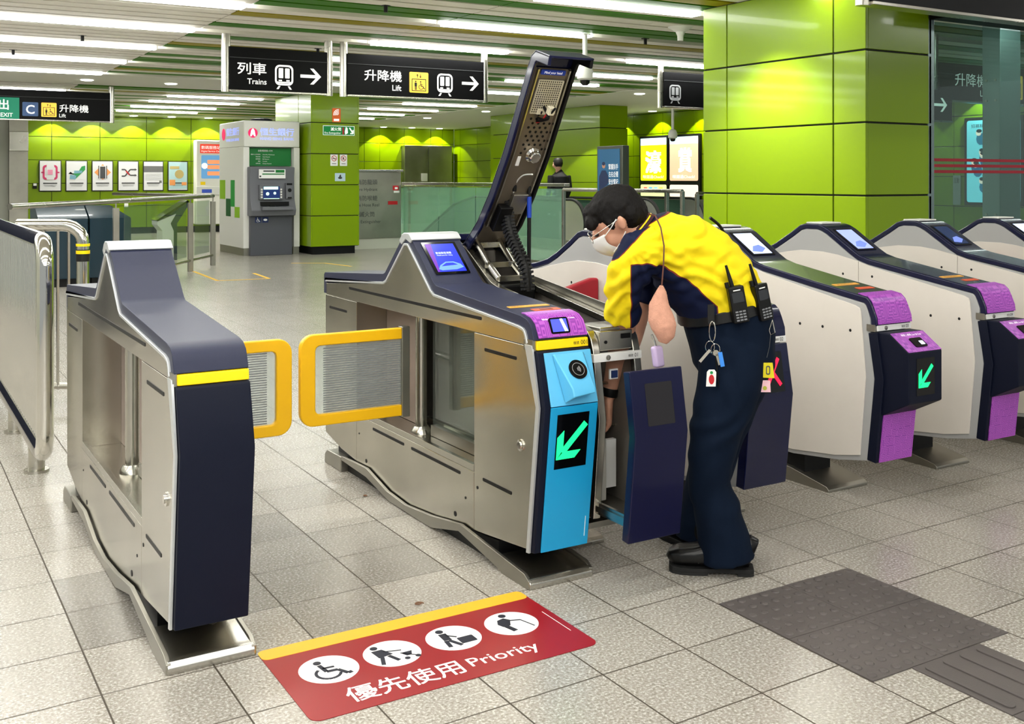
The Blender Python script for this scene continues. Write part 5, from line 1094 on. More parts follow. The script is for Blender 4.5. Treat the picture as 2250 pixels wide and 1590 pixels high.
b = MB(); b.box(XA+.09, XA+.15, 3.1, 3.2, .80, .815); b.build('blue_handle', mat('handle_blue', (20, 60, 170), .4), t, bevel=.004)
b = MB(); b.prism([(2.72,.205),(2.72,.245),(3.3,.245),(3.3,.205)], XA+.01, XA+.022); b.prism([(2.72,.215),(2.72,.235),(3.1,.235),(3.1,.215)], XA+.004, XA+.01); b.build('slide_rail', STEEL, t)
b = MB(); b.prism([(2.72,.20),(2.72,.206),(3.3,.206),(3.3,.20)], XA+.02, XB-.02); b.build('drawer_tray', STEELD, t)
# inner cover lying along the right edge
b = MB(); b.prism([(3.68,.90),(3.68,.955),(3.05,.875),(3.05,.82)], XB+.004, XB+.012); b.build('inner_cover', STEELD, t)
b = MB(); b.prism([(3.2,0),(3.2,.012),(3.215,.024),(3.43,.062),(3.5,.066),(3.5,0)], XA-.005+.02, XB+.02); b.build('front_foot', STEEL, t, bevel=.003)
b = MB(); b.box(XA+.03, XB-.03, 3.36, 4.6, 0, .125); b.build('base_core', BLACK, t)
# pulled out front panel
D = -.25; FPd = [(2.956+D,.182),(2.917+D,.53),(2.95+D,.735)]
o = offset(FPd, -.035); b = MB(); b.prism(FPd+list(reversed(o)), XA-.045, XB-.03); dp = b.build('front_panel', mat('panel_navy', (8, 11, 48), .35, coat=.2, spec=.25), t, bevel=.004)
Fd = slope_frame((2.917+D,.53), (2.95+D,.735), XA-.045); b = MB(); b.rrect(Fd, .055, .165, .03, .165, .004, .0, .001); b.build('display_window', mat('dark_window', (30, 27, 30), .12), dp)
# raised lid
OL = [(3.965,1.05),(3.885,1.09),(3.78,1.18),(3.68,1.30),(3.57,1.46),(3.385,1.78),(3.362,1.815),(3.33,1.83),(3.235,1.80)]
def inner(d): return offset(OL, d)
side = 1 if inner(.01)[4][0] < OL[4][0] else -1
b = MB(); b.prism(OL+list(reversed(inner(side*.01))), XA, XB); b.build('raised_lid', NAVYG, t, bevel=.003)
for xa, xb in ((XA, XA+.014), (XB-.014, XB)):
    b = MB(); b.prism(OL[1:]+list(reversed(inner(side*.04)[1:])), xa, xb); b.build('lid_rim', NAVYG if xa == XA else BLACK, t, bevel=.004)
pl = offset(OL, side*.013)[1:6]; pl2 = offset(OL, side*.020)[1:6]
b = MB(); b.prism(pl+list(reversed(pl2)), XA+.014, XB-.014); b.build('lid_inner_plate', mat('inner_plate_steel', (128, 118, 104), .42, .75, var=.1, scale=6), t)
b = MB(); b.prism(offset(OL, side*.02)[2:6]+list(reversed(offset(OL, side*.036)[2:6])), XA+.028, XA+.034); b.prism(offset(OL, side*.02)[2:6]+list(reversed(offset(OL, side*.036)[2:6])), XB-.03, XB-.024); b.build('lid_channel', STEEL, t)
q0, q1 = pl2[3], pl2[4]     # upper straight part
Fl = slope_frame(q0, q1, XA); L_ = math.hypot(q1[0]-q0[0], q1[1]-q0[1])
b = MB(); b.rrect(Fl, .05, .165, L_-.19, L_-.045, .004, .003, .009); pp = b.build('perforated_plate', mat('plate_cream', (206, 200, 180), .4, .4), t)
b = MB()
for i in range(11):
    for j in range(15): b.rect(Fl, .056+.0095*i, .0605+.0095*i, L_-.183+.0092*j, L_-.178+.0092*j, .009, .0095)
o = b.build('perforations', BLACK, pp); o['kind'] = 'stuff'
b = MB(); b.rrect(Fl, .05, .16, L_-.025, L_-.004, .003, .003, .006); bl = b.build('blue_notice', MATS['handle_blue'], t); text('Mind your head', Fl, .065, L_-.02, .011, WHITEL, bl, lift=.007, width=.08)
b = MB()
for j in range(9):
    for i in range(4): b.disc(Fl, .07+.026*i+(.013 if j % 2 else 0), L_-.215-.019*j, .0055, 0, .001, n=12)
o = b.build('round_holes', BLACK, t); o['kind'] = 'stuff'
c_ = Fl[0]+Fl[1]*.12+Fl[2]*.0; b = MB(); b.lathe(tuple(c_), [(.03, 0), (.032, .012), (.024, .02), (.024, .035), (.02, .038)], 24, axis=tuple(Fl[3])); b.build('speaker', CHROME, t)
Fm = slope_frame(pl2[1], pl2[3], XA)
b = MB(); b.obox(tuple(Fm[0]+Fm[1]*.08+Fm[2]*.05+Fm[3]*.02), Fm[1], Fm[2], Fm[3], .03, .06, .02); b.build('latch_box', BLACK, t, bevel=.004)
b = MB(); b.obox(tuple(Fm[0]+Fm[1]*.13+Fm[2]*.12+Fm[3]*.015), Fm[1], Fm[2], Fm[3], .035, .05, .014); b.build('steel_bracket', STEELD, t, bevel=.004)
def wire(pts, r, m, nm='cable'):
    P = [Vector(p) for p in pts]; Q = []
    for i in range(len(P)-1):
        p0, p1, p2, p3 = P[max(i-1, 0)], P[i], P[i+1], P[min(i+2, len(P)-1)]
        for k in range(6):
            f = k/6; Q.append(.5*((2*p1)+(p2-p0)*f+(2*p0-5*p1+4*p2-p3)*f*f+(3*p1-p0-3*p2+p3)*f**3))
    Q.append(P[-1]); b = MB(); b.tube(Q, r, 8); return b.build(nm, m, t if nm != 'back_strap' else None, angle=80), Q
S_ = lambda u, v, X=2.2: tuple(onx(u, v, X))
wire([S_(1195, 235), S_(1205, 258), S_(1190, 265), S_(1155, 270), S_(1150, 310), S_(1140, 350), S_(1125, 430)], .006, BLACK)
wire([S_(1145, 300), S_(1150, 340), S_(1135, 380), S_(1130, 420)], .009, BLACK)
wire([S_(1205, 245), S_(1185, 268), S_(1158, 266)], .003, RED)
wire([S_(1170, 383), S_(1150, 385), S_(1135, 400), S_(1128, 425)], .003, WHITE)
wire([S_(1137, 345), S_(1140, 375), S_(1135, 400)], .003, WHITE)
_, Q = wire([S_(1125, 400), S_(1115, 450), S_(1118, 500), S_(1135, 545), S_(1155, 590), S_(1160, 640)], .019, BLACK, 'cable_chain')
b = MB()
for i in range(1, len(Q)-1):
    d = (Q[i+1]-Q[i-1]).normalized(); sd = V3(1,0,0); n_ = d.cross(sd).normalized(); b.obox(tuple(Q[i]), sd, n_, d, .023, .017, .0045)
o = b.build('chain_links', RUBBER, t); o['kind'] = 'stuff'
wire([S_(1150, 610), S_(1160, 600), S_(1162, 630)], .004, mat('cream_wire', (210, 205, 160), .5))
b = MB(); b.cyl(S_(1163, 408, 2.27), S_(1162, 640, 2.27), .008, 12); b.build('gas_strut', BLACK, t)
b = MB(); b.cyl(S_(1163, 432, 2.27), S_(1163, 478, 2.27), .0095, 12); b.build('strut_label', MATS['handle_blue'], t)
wire([S_(1180, 232), S_(1190, 246), S_(1180, 256), S_(1196, 262), S_(1210, 250), S_(1220, 238)], .0045, BLACK)
wire([S_(1148, 272), S_(1150, 300), S_(1143, 330), S_(1146, 352)], .0055, BLACK)
b = MB(); b.obox(tuple(onx(1187, 243, 2.2)), (1, 0, 0), (0, -.5, .86), (0, -.86, -.5), .02, .012, .012); b.build('connector', mat('connector_cream', (214, 206, 180), .5), t, bevel=.002)
b = MB(); b.obox(tuple(onx(1210, 243, 2.2)), (1, 0, 0), (0, -.5, .86), (0, -.86, -.5), .012, .016, .012); b.build('connector', mat('connector_cream', (214, 206, 180)), t, bevel=.002)
b = MB(); b.obox(tuple(onx(1137, 352, 2.17)), (1, 0, 0), (0, -.5, .86), (0, -.86, -.5), .008, .022, .008); b.build('plug', WHITEP, t, bevel=.002)
# hinge yoke
b = MB()
p0, p1, p2, p3 = [onx(u, v, 2.16) for u, v in ((1058, 525), (1115, 525), (1130, 560), (1065, 570))]
for y, z, xx0, xx1 in ((3.84, 1.075, 2.13, 2.25), (3.74, 1.0, 2.12, 2.26), (3.66, .95, 2.13, 2.25)): b.box(xx0, xx1, y-.012, y+.012, z-.012, z+.012)
for x in (2.135, 2.245): b.tube([(x, 3.86, 1.10), (x, 3.74, 1.0), (x, 3.66, .95)], .013, 8)
b.build('hinge_yoke', STEEL, t, bevel=.002)
b = MB(); b.box(2.12, 2.27, 3.6, 3.95, .82, .93); b.build('hinge_block', BLACK, t, bevel=.01)

# ------------------------------------------------------------------ worker
def loft(b, secs, lat=None, n=22, mi=0, power=2.):
    """secs: (centre, lateral half width, in-plane half thickness)"""
    lat = (lat or WV).normalized(); C_ = [Vector(s_[0]) for s_ in secs]; N_ = len(secs); rings = []
    for i in range(N_):
        tt = (C_[min(i+1, N_-1)]-C_[max(i-1, 0)]).normalized(); l = (lat-tt*lat.dot(tt)).normalized(); m = tt.cross(l); a, c = secs[i][1], secs[i][2]; rg = []
        for k in range(n):
            th = 2*PI*k/n; cs, sn = math.cos(th), math.sin(th)
            rg.append(C_[i]+l*a*math.copysign(abs(cs)**(2/power), cs)+m*c*math.copysign(abs(sn)**(2/power), sn))
        rings.append(rg)
    vs = [q for rg in rings for q in rg]
    fs = [(i*n+k, i*n+(k+1) % n, (i+1)*n+(k+1) % n, (i+1)*n+k) for i in range(N_-1) for k in range(n)]+[tuple(range(n-1, -1, -1)), tuple((N_-1)*n+k for k in range(n))]
    b.add(vs, fs, mi)
def ell(b, c, ax, n=20):
    c = Vector(c); A_, B_, C_ = ax; vs = []; fs = []
    m = n//2
    for i in range(1, m):
        ph = PI*i/m
        for k in range(n):
            th = 2*PI*k/n; vs.append(c+A_*math.sin(ph)*math.cos(th)+B_*math.sin(ph)*math.sin(th)+C_*math.cos(ph))
    vs += [c+C_, c-C_]; T_, Bt = len(vs)-2, len(vs)-1
    for i in range(m-2):
        for k in range(n): fs.append((i*n+k, (i+1)*n+k, (i+1)*n+(k+1) % n, i*n+(k+1) % n))
    for k in range(n): fs.append((T_, k, (k+1) % n)); fs.append((Bt, (m-2)*n+(k+1) % n, (m-2)*n+k))
    if A_.cross(B_).dot(C_) < 0: fs = [tuple(reversed(f)) for f in fs]
    b.add(vs, fs)
def fuse(b, name, m, parent, vox, smooth=3, shade=180):
    """one continuous surface grown around overlapping volumes"""
    tmp = b.build('tmp', m, None); r = tmp.modifiers.new('r', 'REMESH'); r.mode = 'VOXEL'; r.voxel_size = vox
    if smooth: s_ = tmp.modifiers.new('s', 'SMOOTH'); s_.iterations = smooth; s_.factor = .5
    dg = bpy.context.evaluated_depsgraph_get(); dg.update(); me = bpy.data.meshes.new_from_object(tmp.evaluated_get(dg)); bpy.data.objects.remove(tmp)
    me.name = name; org = org_of(parent)
    for q in me.vertices: q.co -= org
    o = bpy.data.objects.new(name, me); COL.objects.link(o); o.parent = parent; me.materials.clear(); me.materials.append(m)
    me.polygons.foreach_set('use_smooth', [True]*len(me.polygons)); return o
wk = thing('person', tuple(V3(2.5, 2.85, 0)), 'bending person in yellow and navy polo shirt and dark trousers reaching into the open gate', 'person')
HC = at(1354, 482, 3.72); UPZ = V3(0,0,1)
tl = math.radians(30); fw = (-RV*math.cos(tl)-UPZ*math.sin(tl)+WV*.12).normalized(); hu = (-RV*math.sin(tl)+UPZ*math.cos(tl)); hu = (hu-fw*hu.dot(fw)).normalized(); hl = fw.cross(hu).normalized()
if hl.dot(WV) > 0: hl = -hl        # hl points to the near side
def H(f, u, l=0): return HC+fw*f+hu*u+hl*l
SKIN2 = mat('worker_skin', (206, 152, 126), .5, var=.04, scale=14)
b = MB()
ell(b, H(-.005, .015), (fw*.094, hl*.074, hu*.09)); ell(b, H(.035, -.045), (fw*.058, hl*.058, hu*.065)); ell(b, H(.05, -.085), (fw*.036, hl*.034, hu*.03)); ell(b, H(.02, -.07, .0), (fw*.05, hl*.055, hu*.04))
ell(b, H(.098, -.03), (fw*.016, hl*.013, hu*.022)); ell(b, H(.088, -.004), (fw*.01, hl*.05, hu*.012)); ell(b, H(.078, -.068), (fw*.012, hl*.024, hu*.007))
for sg in (-1, 1):
    ell(b, H(-.014, -.012, sg*.075), (fw*.015-hu*.003, hl*.010, hu*.027)); ell(b, H(-.019, -.004, sg*.083), (fw*.009, hl*.006, hu*.017))
NB = at(1425, 515, 3.74)
loft(b, [(H(-.03, -.05), .055, .055), (H(-.05, -.10), .055, .052), (NB, .07, .06), (at(1445, 530, 3.74), .1, .08)])
TS = [(at(1615, 800, 3.74), .13, .10), (at(1605, 730, 3.74), .155, .13), (at(1590, 675, 3.74), .15, .13), (at(1555, 630, 3.74), .15, .125), (at(1510, 585, 3.74), .16, .12), (at(1465, 545, 3.74), .18, .10), (at(1432, 522, 3.74), .15, .07)]
loft(b, TS)
ARM1 = [(1412, 560, 3.64, .058), (1382, 610, 3.66, .05), (1374, 680, 3.71, .045), (1369, 730, 3.77, .043), (1355, 790, 3.82, .037), (1341, 850, 3.83, .027), (1337, 872, 3.83, .025)]
b.tube([at(u, v, s_) for u, v, s_, r in ARM1], [r for *_, r in ARM1], 16)
ARM2 = [(1418, 560, 3.90, .055), (1406, 640, 3.93, .047), (1399, 700, 3.91, .042), (1391, 745, 3.89, .033), (1385, 770, 3.88, .026)]
b.tube([at(u, v, s_) for u, v, s_, r in ARM2], [r for *_, r in ARM2], 16)
def hand(b, wr, d, palm_n, side, curl=.5, k=1.):
    """palm, four bent fingers of unequal length and a thumb from the side of the palm"""
    d = d.normalized(); s_ = palm_n.cross(d).normalized()*side; pn = palm_n.normalized()
    loft(b, [(wr, .024*k, .018*k), (wr+d*.03*k, .036*k, .016*k), (wr+d*.085*k, .041*k, .014*k), (wr+d*.095*k, .038*k, .011*k)], lat=s_, n=16)
    for i, (off, ln) in enumerate(((-.03, .065), (-.010, .078), (.010, .073), (.029, .056))):
        p = wr+d*.088*k+s_*off*k; a = d.copy(); P = [p-d*.01]; 
        for j, fr_ in enumerate((.42, .33, .25)):
            a = (a*math.cos(curl*(.5+.5*j)*.9)+pn*math.sin(curl*(.5+.5*j)*.9)).normalized(); P.append(P[-1]+a*ln*fr_*k*1.1)
        b.tube(P, [.0095*k, .009*k, .008*k, .0065*k], 8)
    p = wr+d*.03*k-s_*.03*k; P = [p, p+(d*.6-s_*.6+pn*.4).normalized()*.035*k, p+(d*.6-s_*.6+pn*.4).normalized()*.035*k+(d*.8-s_*.1+pn*.6).normalized()*.03*k]
    b.tube(P, [.013*k, .011*k, .008*k], 8)
w1 = at(1337, 876, 3.83); hand(b, w1, (at(1336, 930, 3.83)-at(1337, 872, 3.83)), -RV, 1, .7)
w2 = at(1385, 772, 3.88); hand(b, w2, (at(1380, 812, 3.87)-at(1385, 770, 3.88)), -RV, -1, .7)
LEG1 = [(1612, 770, 3.66, .085), (1595, 860, 3.63, .08), (1562, 985, 3.60, .058), (1568, 1100, 3.62, .05), (1602, 1200, 3.64, .042), (1606, 1230, 3.64, .038)]
LEG2 = [(1600, 770, 3.83, .085), (1602, 860, 3.85, .08), (1575, 970, 3.86, .058), (1548, 1080, 3.87, .05), (1534, 1150, 3.87, .042), (1534, 1182, 3.87, .038)]
for LG in (LEG1, LEG2): b.tube([at(u, v, s_) for u, v, s_, r in LG], [r for *_, r in LG], 16)
body = fuse(b, 'body', SKIN2, wk, .0062, 2)
# hair
b = MB()
ell(b, H(-.016, .032), (fw*.098, hl*.083, hu*.088)); ell(b, H(-.052, .004), (fw*.066, hl*.078, hu*.078)); ell(b, H(.058, .066), (fw*.036, hl*.058, hu*.03)); ell(b, H(-.062, -.036), (fw*.036, hl*.052, hu*.045))
for i in range(9): ell(b, H(.075+.008*math.sin(i), .045-.006*(i % 3), -.055+.0135*i), (fw*.02, hl*.013, hu*.026), 10)
for sg in (-1, 1): ell(b, H(.022, .012, sg*.072), (fw*.014, hl*.008, hu*.036), 12)
fuse(b, 'hair', mat('short_black_hair', (13, 10, 9), .6, bump=.8, bscale=300, spec=.2, stretch=(1, 1, .25)), wk, .0055, 1)
hr = bpy.data.objects['hair.001'] if 'hair.001' in bpy.data.objects else bpy.data.objects['hair']
ho = org_of(wk)
for q, nv in zip(hr.data.vertices, [v.normal.copy() for v in hr.data.vertices]):
    p = q.co+ho-HC; q.co += nv*(.0035*mnoise.noise(Vector((p.dot(fw)*35, p.dot(hu)*35, p.dot(hl)*160)))+.002*mnoise.noise(Vector((p.dot(fw)*90, p.dot(hu)*90, p.dot(hl)*300))))
# mask, glasses
b = MB()
MS = [(.075, -.02, .03), (.105, -.045, .02), (.105, -.07, .02), (.085, -.1, .022)]
grid = []
for i in range(9):
    f = i/8; u_ = -.022-.085*f; bulge = .112+.012*math.sin(PI*f)-.034*f*f
    row = []
    for k in range(-6, 7):
        a = k/6; row.append(H(bulge-.052*abs(a)**2.2, u_*(1-.12*abs(a)), a*.062))
    grid.append(row)
vs = [q for r_ in grid for q in r_]+[q-fw*.003 for r_ in grid for q in r_]; n = 13; m = 9*13
fs = [(i*n+k, i*n+k+1, (i+1)*n+k+1, (i+1)*n+k) for i in range(8) for k in range(12)]; fs += [tuple(m+j for j in reversed(f)) for f in fs]
edge = [k for k in range(13)]+[i*13+12 for i in range(1, 9)]+[8*13+k for k in range(11, -1, -1)]+[i*13 for i in range(7, 0, -1)]
fs += [(edge[i], m+edge[i], m+edge[(i+1) % len(edge)], edge[(i+1) % len(edge)]) for i in range(len(edge))]
b.add(vs, fs); b.build('face_mask', mat('mask_white', (216, 216, 214), .8), wk, angle=80)
for sg in (-1, 1):
    b = MB(); b.tube([H(.065, -.028, sg*.062), H(.03, -.012, sg*.077), H(-.005, .008, sg*.086)], .0018, 6); b.tube([H(.06, -.09, sg*.058), H(.02, -.07, sg*.072), H(-.012, -.045, sg*.084)], .0018, 6); b.build('mask_loop', WHITEP, wk)
b = MB()
for sg in (-1, 1):
    n = 20; P = [H(.112-.02*abs(math.cos(2*PI*i/n)+sg*.5)**2*.2, -.012+.019*math.sin(2*PI*i/n), sg*.032+.025*math.cos(2*PI*i/n)) for i in range(n)]; b.tube(P, .0013, 6, closed=True); b.tube([H(.108, -.008, sg*.058), H(.05, -.002, sg*.078), H(-.01, .004, sg*.083)], .0013, 6)
b.tube([H(.112, -.01, -.008), H(.115, -.007, 0), H(.112, -.01, .008)], .0013, 6); b.build('wire_glasses', STEEL, wk)
for sg in (-1, 1):
    b = MB(); ell(b, H(.084, -.012, sg*.031), (fw*.008, hl*.013, hu*.006), 12); b.build('eye', mat('eye_dark', (40, 28, 24), .3), wk)
# shirt
b = MB()
TS2 = [(at(1596, 690, 3.74), .168, .155), (at(1588, 668, 3.74), .17, .158), (at(1563, 627, 3.74), .178, .162), (at(1525, 584, 3.74), .19, .162), (at(1482, 546, 3.74), .205, .14), (at(1446, 528, 3.74), .20, .112), (at(1420, 514, 3.74), .12, .078), (at(1404, 506, 3.735), .07, .058)]
loft(b, TS2, power=2.2)
SL1 = [(1440, 545, 3.61, .085), (1408, 555, 3.59, .088), (1384, 590, 3.60, .078), (1371, 640, 3.65, .070), (1367, 697, 3.71, .067)]
b.tube([at(u, v, s_) for u, v, s_, r in SL1], [r*.95 for *_, r in SL1], 20, flat=1.)
SL2 = [(1450, 545, 3.88, .085), (1425, 560, 3.92, .085), (1412, 620, 3.94, .07), (1404, 668, 3.92, .066)]
b.tube([at(u, v, s_) for u, v, s_, r in SL2], [r*.95 for *_, r in SL2], 20)
shirt = fuse(b, 'polo_shirt', BLACK, wk, .0075, 4)
NAVYP = [[(1376,575),(1420,573),(1452,585),(1490,604),(1521,626),(1543,648),(1566,668),(1572,760),(1385,760),(1384,700),(1381,650),(1378,614)],
         [(1325,572),(1352,563),(1378,531),(1408,504),(1452,480),(1484,466),(1480,440),(1400,430),(1340,470),(1320,530)]]
me = shirt.data; att = me.attributes.new('navy', 'FLOAT', 'POINT'); org = org_of(wk)
def sdist(p, poly):
    x, y = p; d = 1e9; ins = False; n = len(poly)
    for i in range(n):
        (x1_, y1_), (x2_, y2_) = poly[i], poly[(i+1) % n]; dx, dy = x2_-x1_, y2_-y1_; tt = max(0, min(1, ((x-x1_)*dx+(y-y1_)*dy)/(dx*dx+dy*dy)))
        d = min(d, math.hypot(x-x1_-tt*dx, y-y1_-tt*dy))
        if (y1_ > y) != (y2_ > y) and x < (x2_-x1_)*(y-y1_)/(y2_-y1_)+x1_: ins = not ins
    return -d if ins else d
vals = []; wr = []
for q in me.vertices:
    p = q.co+org; rr_ = p.dot(RV); u = 1125+rr_/3.66*2325; v = 393+(1.35-p.z)/3.66*2325       # seam lines drawn square on to the body's side
    vals.append(min(sdist((u, v), P) for P in NAVYP))
att.data.foreach_set('value', vals)
# cloth folds: real displacement along curved tension lines
nrm = [v.normal.copy() for v in me.vertices]
for q, nv in zip(me.vertices, nrm):
    p = q.co+org; rr_ = p.dot(RV); u = 1125+rr_/3.66*2325; v = 393+(1.35-p.z)/3.66*2325
    r1 = math.hypot(u-1372, v-530); r2 = math.hypot(u-1480, v-760)
    m1 = math.exp(-((r1-110)/90)**2); m2 = math.exp(-((r2-170)/55)**2)
    w0 = mnoise.noise(Vector((u*.02, v*.02, 3)))
    slv = max(0, min(1, (1405-u)/15))*max(0, min(1, (v-560)/30)); d = .006*m1*math.sin(math.atan2(v-530, u-1372)*19+w0*2.5)*min(1, r1/60)+.006*m2*math.sin(r2*.2+w0*3)+.0014*math.sin((v*.13-u*.2)+w0*5)*slv+.002*math.sin(.09*u+.12*v+w0*6)
    q.co += nv*d
def shirt_mat():
    m = bpy.data.materials.new('yellow_navy_cloth'); m.use_nodes = True; nt = m.node_tree; N = nt.nodes; L = nt.links; b_ = N['Principled BSDF']; b_.inputs['Roughness'].default_value = .75; b_.inputs['Specular IOR Level'].default_value = .2
    a = N.new('ShaderNodeAttribute'); a.attribute_name = 'navy'; g = N.new('ShaderNodeMath'); g.operation = 'LESS_THAN'; g.inputs[1].default_value = 0; L.new(a.outputs['Fac'], g.inputs[0])
    mx = N.new('ShaderNodeMix'); mx.data_type = 'RGBA'; mx.inputs[6].default_value = (*lin((240, 214, 22)), 1); mx.inputs[7].default_value = (*lin((8, 18, 50)), 1); L.new(g.outputs[0], mx.inputs[0])
    ab = N.new('ShaderNodeMath'); ab.operation = 'ABSOLUTE'; L.new(a.outputs['Fac'], ab.inputs[0]); g2_ = N.new('ShaderNodeMath'); g2_.operation = 'LESS_THAN'; g2_.inputs[1].default_value = 1.1; L.new(ab.outputs[0], g2_.inputs[0])
    m2 = N.new('ShaderNodeMix'); m2.data_type = 'RGBA'; m2.inputs[7].default_value = (*lin((120, 44, 30)), 1); L.new(g2_.outputs[0], m2.inputs[0]); L.new(mx.outputs[2], m2.inputs[6]); L.new(m2.outputs[2], b_.inputs['Base Color'])
    return m
me.materials.clear(); me.materials.append(shirt_mat())
# collar with stripes
b = MB(); cc = [at(1396, 498, 3.73)]
ax = (-RV*.76+UPZ*.65).normalized(); l_ = WV; m_ = ax.cross(l_).normalized(); n = 28
for j, (d0, r0, d1, r1_, mi) in enumerate(((-.022, .078, -.012, .073, 0), (-.012, .073, -.007, .071, 1), (-.007, .071, .002, .068, 0), (.002, .068, .007, .067, 2), (.007, .067, .013, .066, 0))):
    c0 = cc[0]+ax*d0; c1 = cc[0]+ax*d1
    vs = [c0+l_*r0*math.cos(2*PI*k/n)+m_*r0*math.sin(2*PI*k/n) for k in range(n)]+[c1+l_*r1_*math.cos(2*PI*k/n)+m_*r1_*math.sin(2*PI*k/n) for k in range(n)]
    b.add(vs, [(k, (k+1) % n, n+(k+1) % n, n+k) for k in range(n)], mi)
o = b.build('collar', [mat('collar_maroon', (58, 24, 36), .8), YEL, mat('collar_white', (222, 205, 170), .8)], wk, angle=180); so = o.modifiers.new('s', 'SOLIDIFY'); so.thickness = .004
# trousers
b = MB()
loft(b, [(at(1585, 668, 3.74), .150, .145), (at(1597, 690, 3.74), .168, .158), (at(1606, 740, 3.74), .178, .152), (at(1610, 800, 3.74), .17, .14), (at(1608, 840, 3.74), .14, .10)], power=2.3)
T1 = [(1612, 760, 3.66, .118), (1600, 850, 3.63, .113), (1578, 930, 3.61, .096), (1560, 1010, 3.61, .080), (1559, 1060, 3.62, .075), (1577, 1130, 3.63, .086), (1590, 1180, 3.635, .094), (1598, 1228, 3.635, .099)]
b.tube([at(u, v, s_) for u, v, s_, r in T1], [r for *_, r in T1], 20, flat=.95)
T2 = [(1625, 760, 3.82, .118), (1612, 860, 3.85, .108), (1578, 960, 3.87, .086), (1552, 1060, 3.88, .08), (1533, 1186, 3.87, .082)]
b.tube([at(u, v, s_) for u, v, s_, r in T2], [r for *_, r in T2], 20)
tr = fuse(b, 'trousers', mat('navy_trousers', (7, 20, 38), .85, bump=.15, bscale=500, spec=.15), wk, .009, 4)
me = tr.data; nrm = [v.normal.copy() for v in me.vertices]
for q, nv in zip(me.vertices, nrm):
    p = q.co+org; rr_ = p.dot(RV); u = 1125+rr_/3.66*2325; v = 393+(1.35-p.z)/3.66*2325; w0 = mnoise.noise(Vector((u*.012, v*.012, 7)))
    d = .005*math.exp(-((v-930)/45)**2)*math.sin(v*.11+u*.07+w0*4)+.004*math.exp(-((v-1090)/110)**2)*math.sin((u+.35*v)*.07+w0*5)+.004*math.exp(-((v-820)/70)**2)*math.sin((u-.6*v)*.06+w0*5)
    q.co += nv*d
b = MB(); cb = [at(1591, 672, 3.74), at(1594, 694, 3.74)]; loft(b, [(at(1587, 669, 3.74), .173, .163), (at(1592, 692, 3.74), .176, .166)], power=2.2); b.build('belt', mat('belt_black', (14, 14, 15), .35), wk, bevel=.003, angle=60)
# shoes
SHOE = mat('black_leather', (10, 10, 11), .28, spec=.4)
def shoe(toe, heel, nm):
    d = (toe-heel); L = d.length; d.normalize(); l = V3(d.y, -d.x, 0)
    b = MB(); P = lambda f, z: heel+d*L*f+V3(0,0,z)
    secs = [(.0, .028, .05), (.04, .036, .055), (.2, .038, .052), (.38, .038, .049), (.55, .045, .041), (.72, .050, .036), (.88, .047, .033), (.97, .036, .027), (1.01, .018, .016)]
    loft(b, [(P(f, .022+h), w_, h) for f, w_, h in secs], lat=l, n=20, power=2.4)
    loft(b, [(P(.24, .03), .03, .036), (P(.27, .09), .032, .034)], lat=l, n=16)
    fuse(b, nm, SHOE, wk, .005, 3)
    b = MB(); F = (V3(heel.x, heel.y, 0), d, l, V3(0,0,1)); out = [(L*f, w_*1.06) for f, w_, h in secs]+[(L*f, -w_*1.06) for f, w_, h in reversed(secs)]
    b.plate(F, out, .009, .024); b.plate(F, [p for p in out if p[0] < L*.33], 0, .0095); b.plate(F, [p for p in out if p[0] > L*.45], 0, .0095)
    b.build('shoe_sole', RUBBER, wk, bevel=.002)
    b = MB(); b.tube([P(.66, .062)+l*.045-V3(0,0,.022), P(.665, .068)+l*.02, P(.665, .07), P(.665, .068)-l*.02, P(.66, .062)-l*.045-V3(0,0,.022)], .0022, 6); b.build('toe_seam', SHOE, wk)
shoe(V3(2.352, 2.86, 0), V3(2.572, 2.682, 0), 'shoe')
shoe(V3(2.575, 3.17, 0), V3(2.55, 2.90, 0), 'shoe')
# wrist watch
b = MB(); c0 = at(1340, 860, 3.83); dd = (at(1337, 872, 3.83)-at(1341, 850, 3.83)).normalized(); b.lathe(tuple(c0), [(.030, -.014), (.031, -.01), (.031, .012), (.029, .016)], 20, axis=tuple(dd)); b.build('black_wristband', BLACK, wk)
# radios on the belt
def radio(c, s_, lean_, nm_label):
    r = thing('two_way_radio', tuple(c), nm_label, 'radio'); U = (UPZ*math.cos(lean_)-RV*math.sin(lean_)).normalized(); Rr = (RV*math.cos(lean_)+UPZ*math.sin(lean_)).normalized(); Rr = (Rr*.94+WV*s_).normalized(); n_ = U.cross(Rr).normalized()
    if n_.dot(WV) > 0: n_ = -n_
    b = MB(); b.obox(tuple(c), Rr, U, n_, .027, .062, .019); b.build('radio_body', BLACK, r, bevel=.006, seg=3)
    b = MB(); b.tube([c+U*.06-Rr*.008, c+U*.08-Rr*.01, c+U*.135-Rr*.016], [.0075, .007, .0045], 12); b.build('antenna', BLACK, r)
    b = MB(); b.cyl(tuple(c+U*.06+Rr*(-.024)), tuple(c+U*.078+Rr*(-.025)), .0075, 12); b.build('channel_knob', BLACK, r)
    F = (c+n_*.0192, Rr, U, n_); b = MB(); b.rrect(F, -.019, .019, .008, .042, .003, 0, .001); b.build('radio_screen', mat('radio_screen', (46, 48, 52), .2), r)
    b = MB()
    for i in range(3):
        for j in range(4): b.rrect(F, -.017+.0125*i, -.0075+.0125*i, -.054+.0095*j, -.049+.0095*j, .001, 0, .0012)
    o = b.build('radio_keys', mat('radio_key', (128, 130, 134), .4), r); o['kind'] = 'stuff'
    b = MB(); b.rect(F, -.012, .012, .047, .0505, 0, .001); b.build('name_strip', WHITEP, r)
radio(at(1621, 668, 3.545), .05, .18, 'black two way radio on the belt, nearer to the camera with light keypad')
radio(at(1673, 663, 3.60), .42, .2, 'black two way radio at the back of the belt, right of the other one')
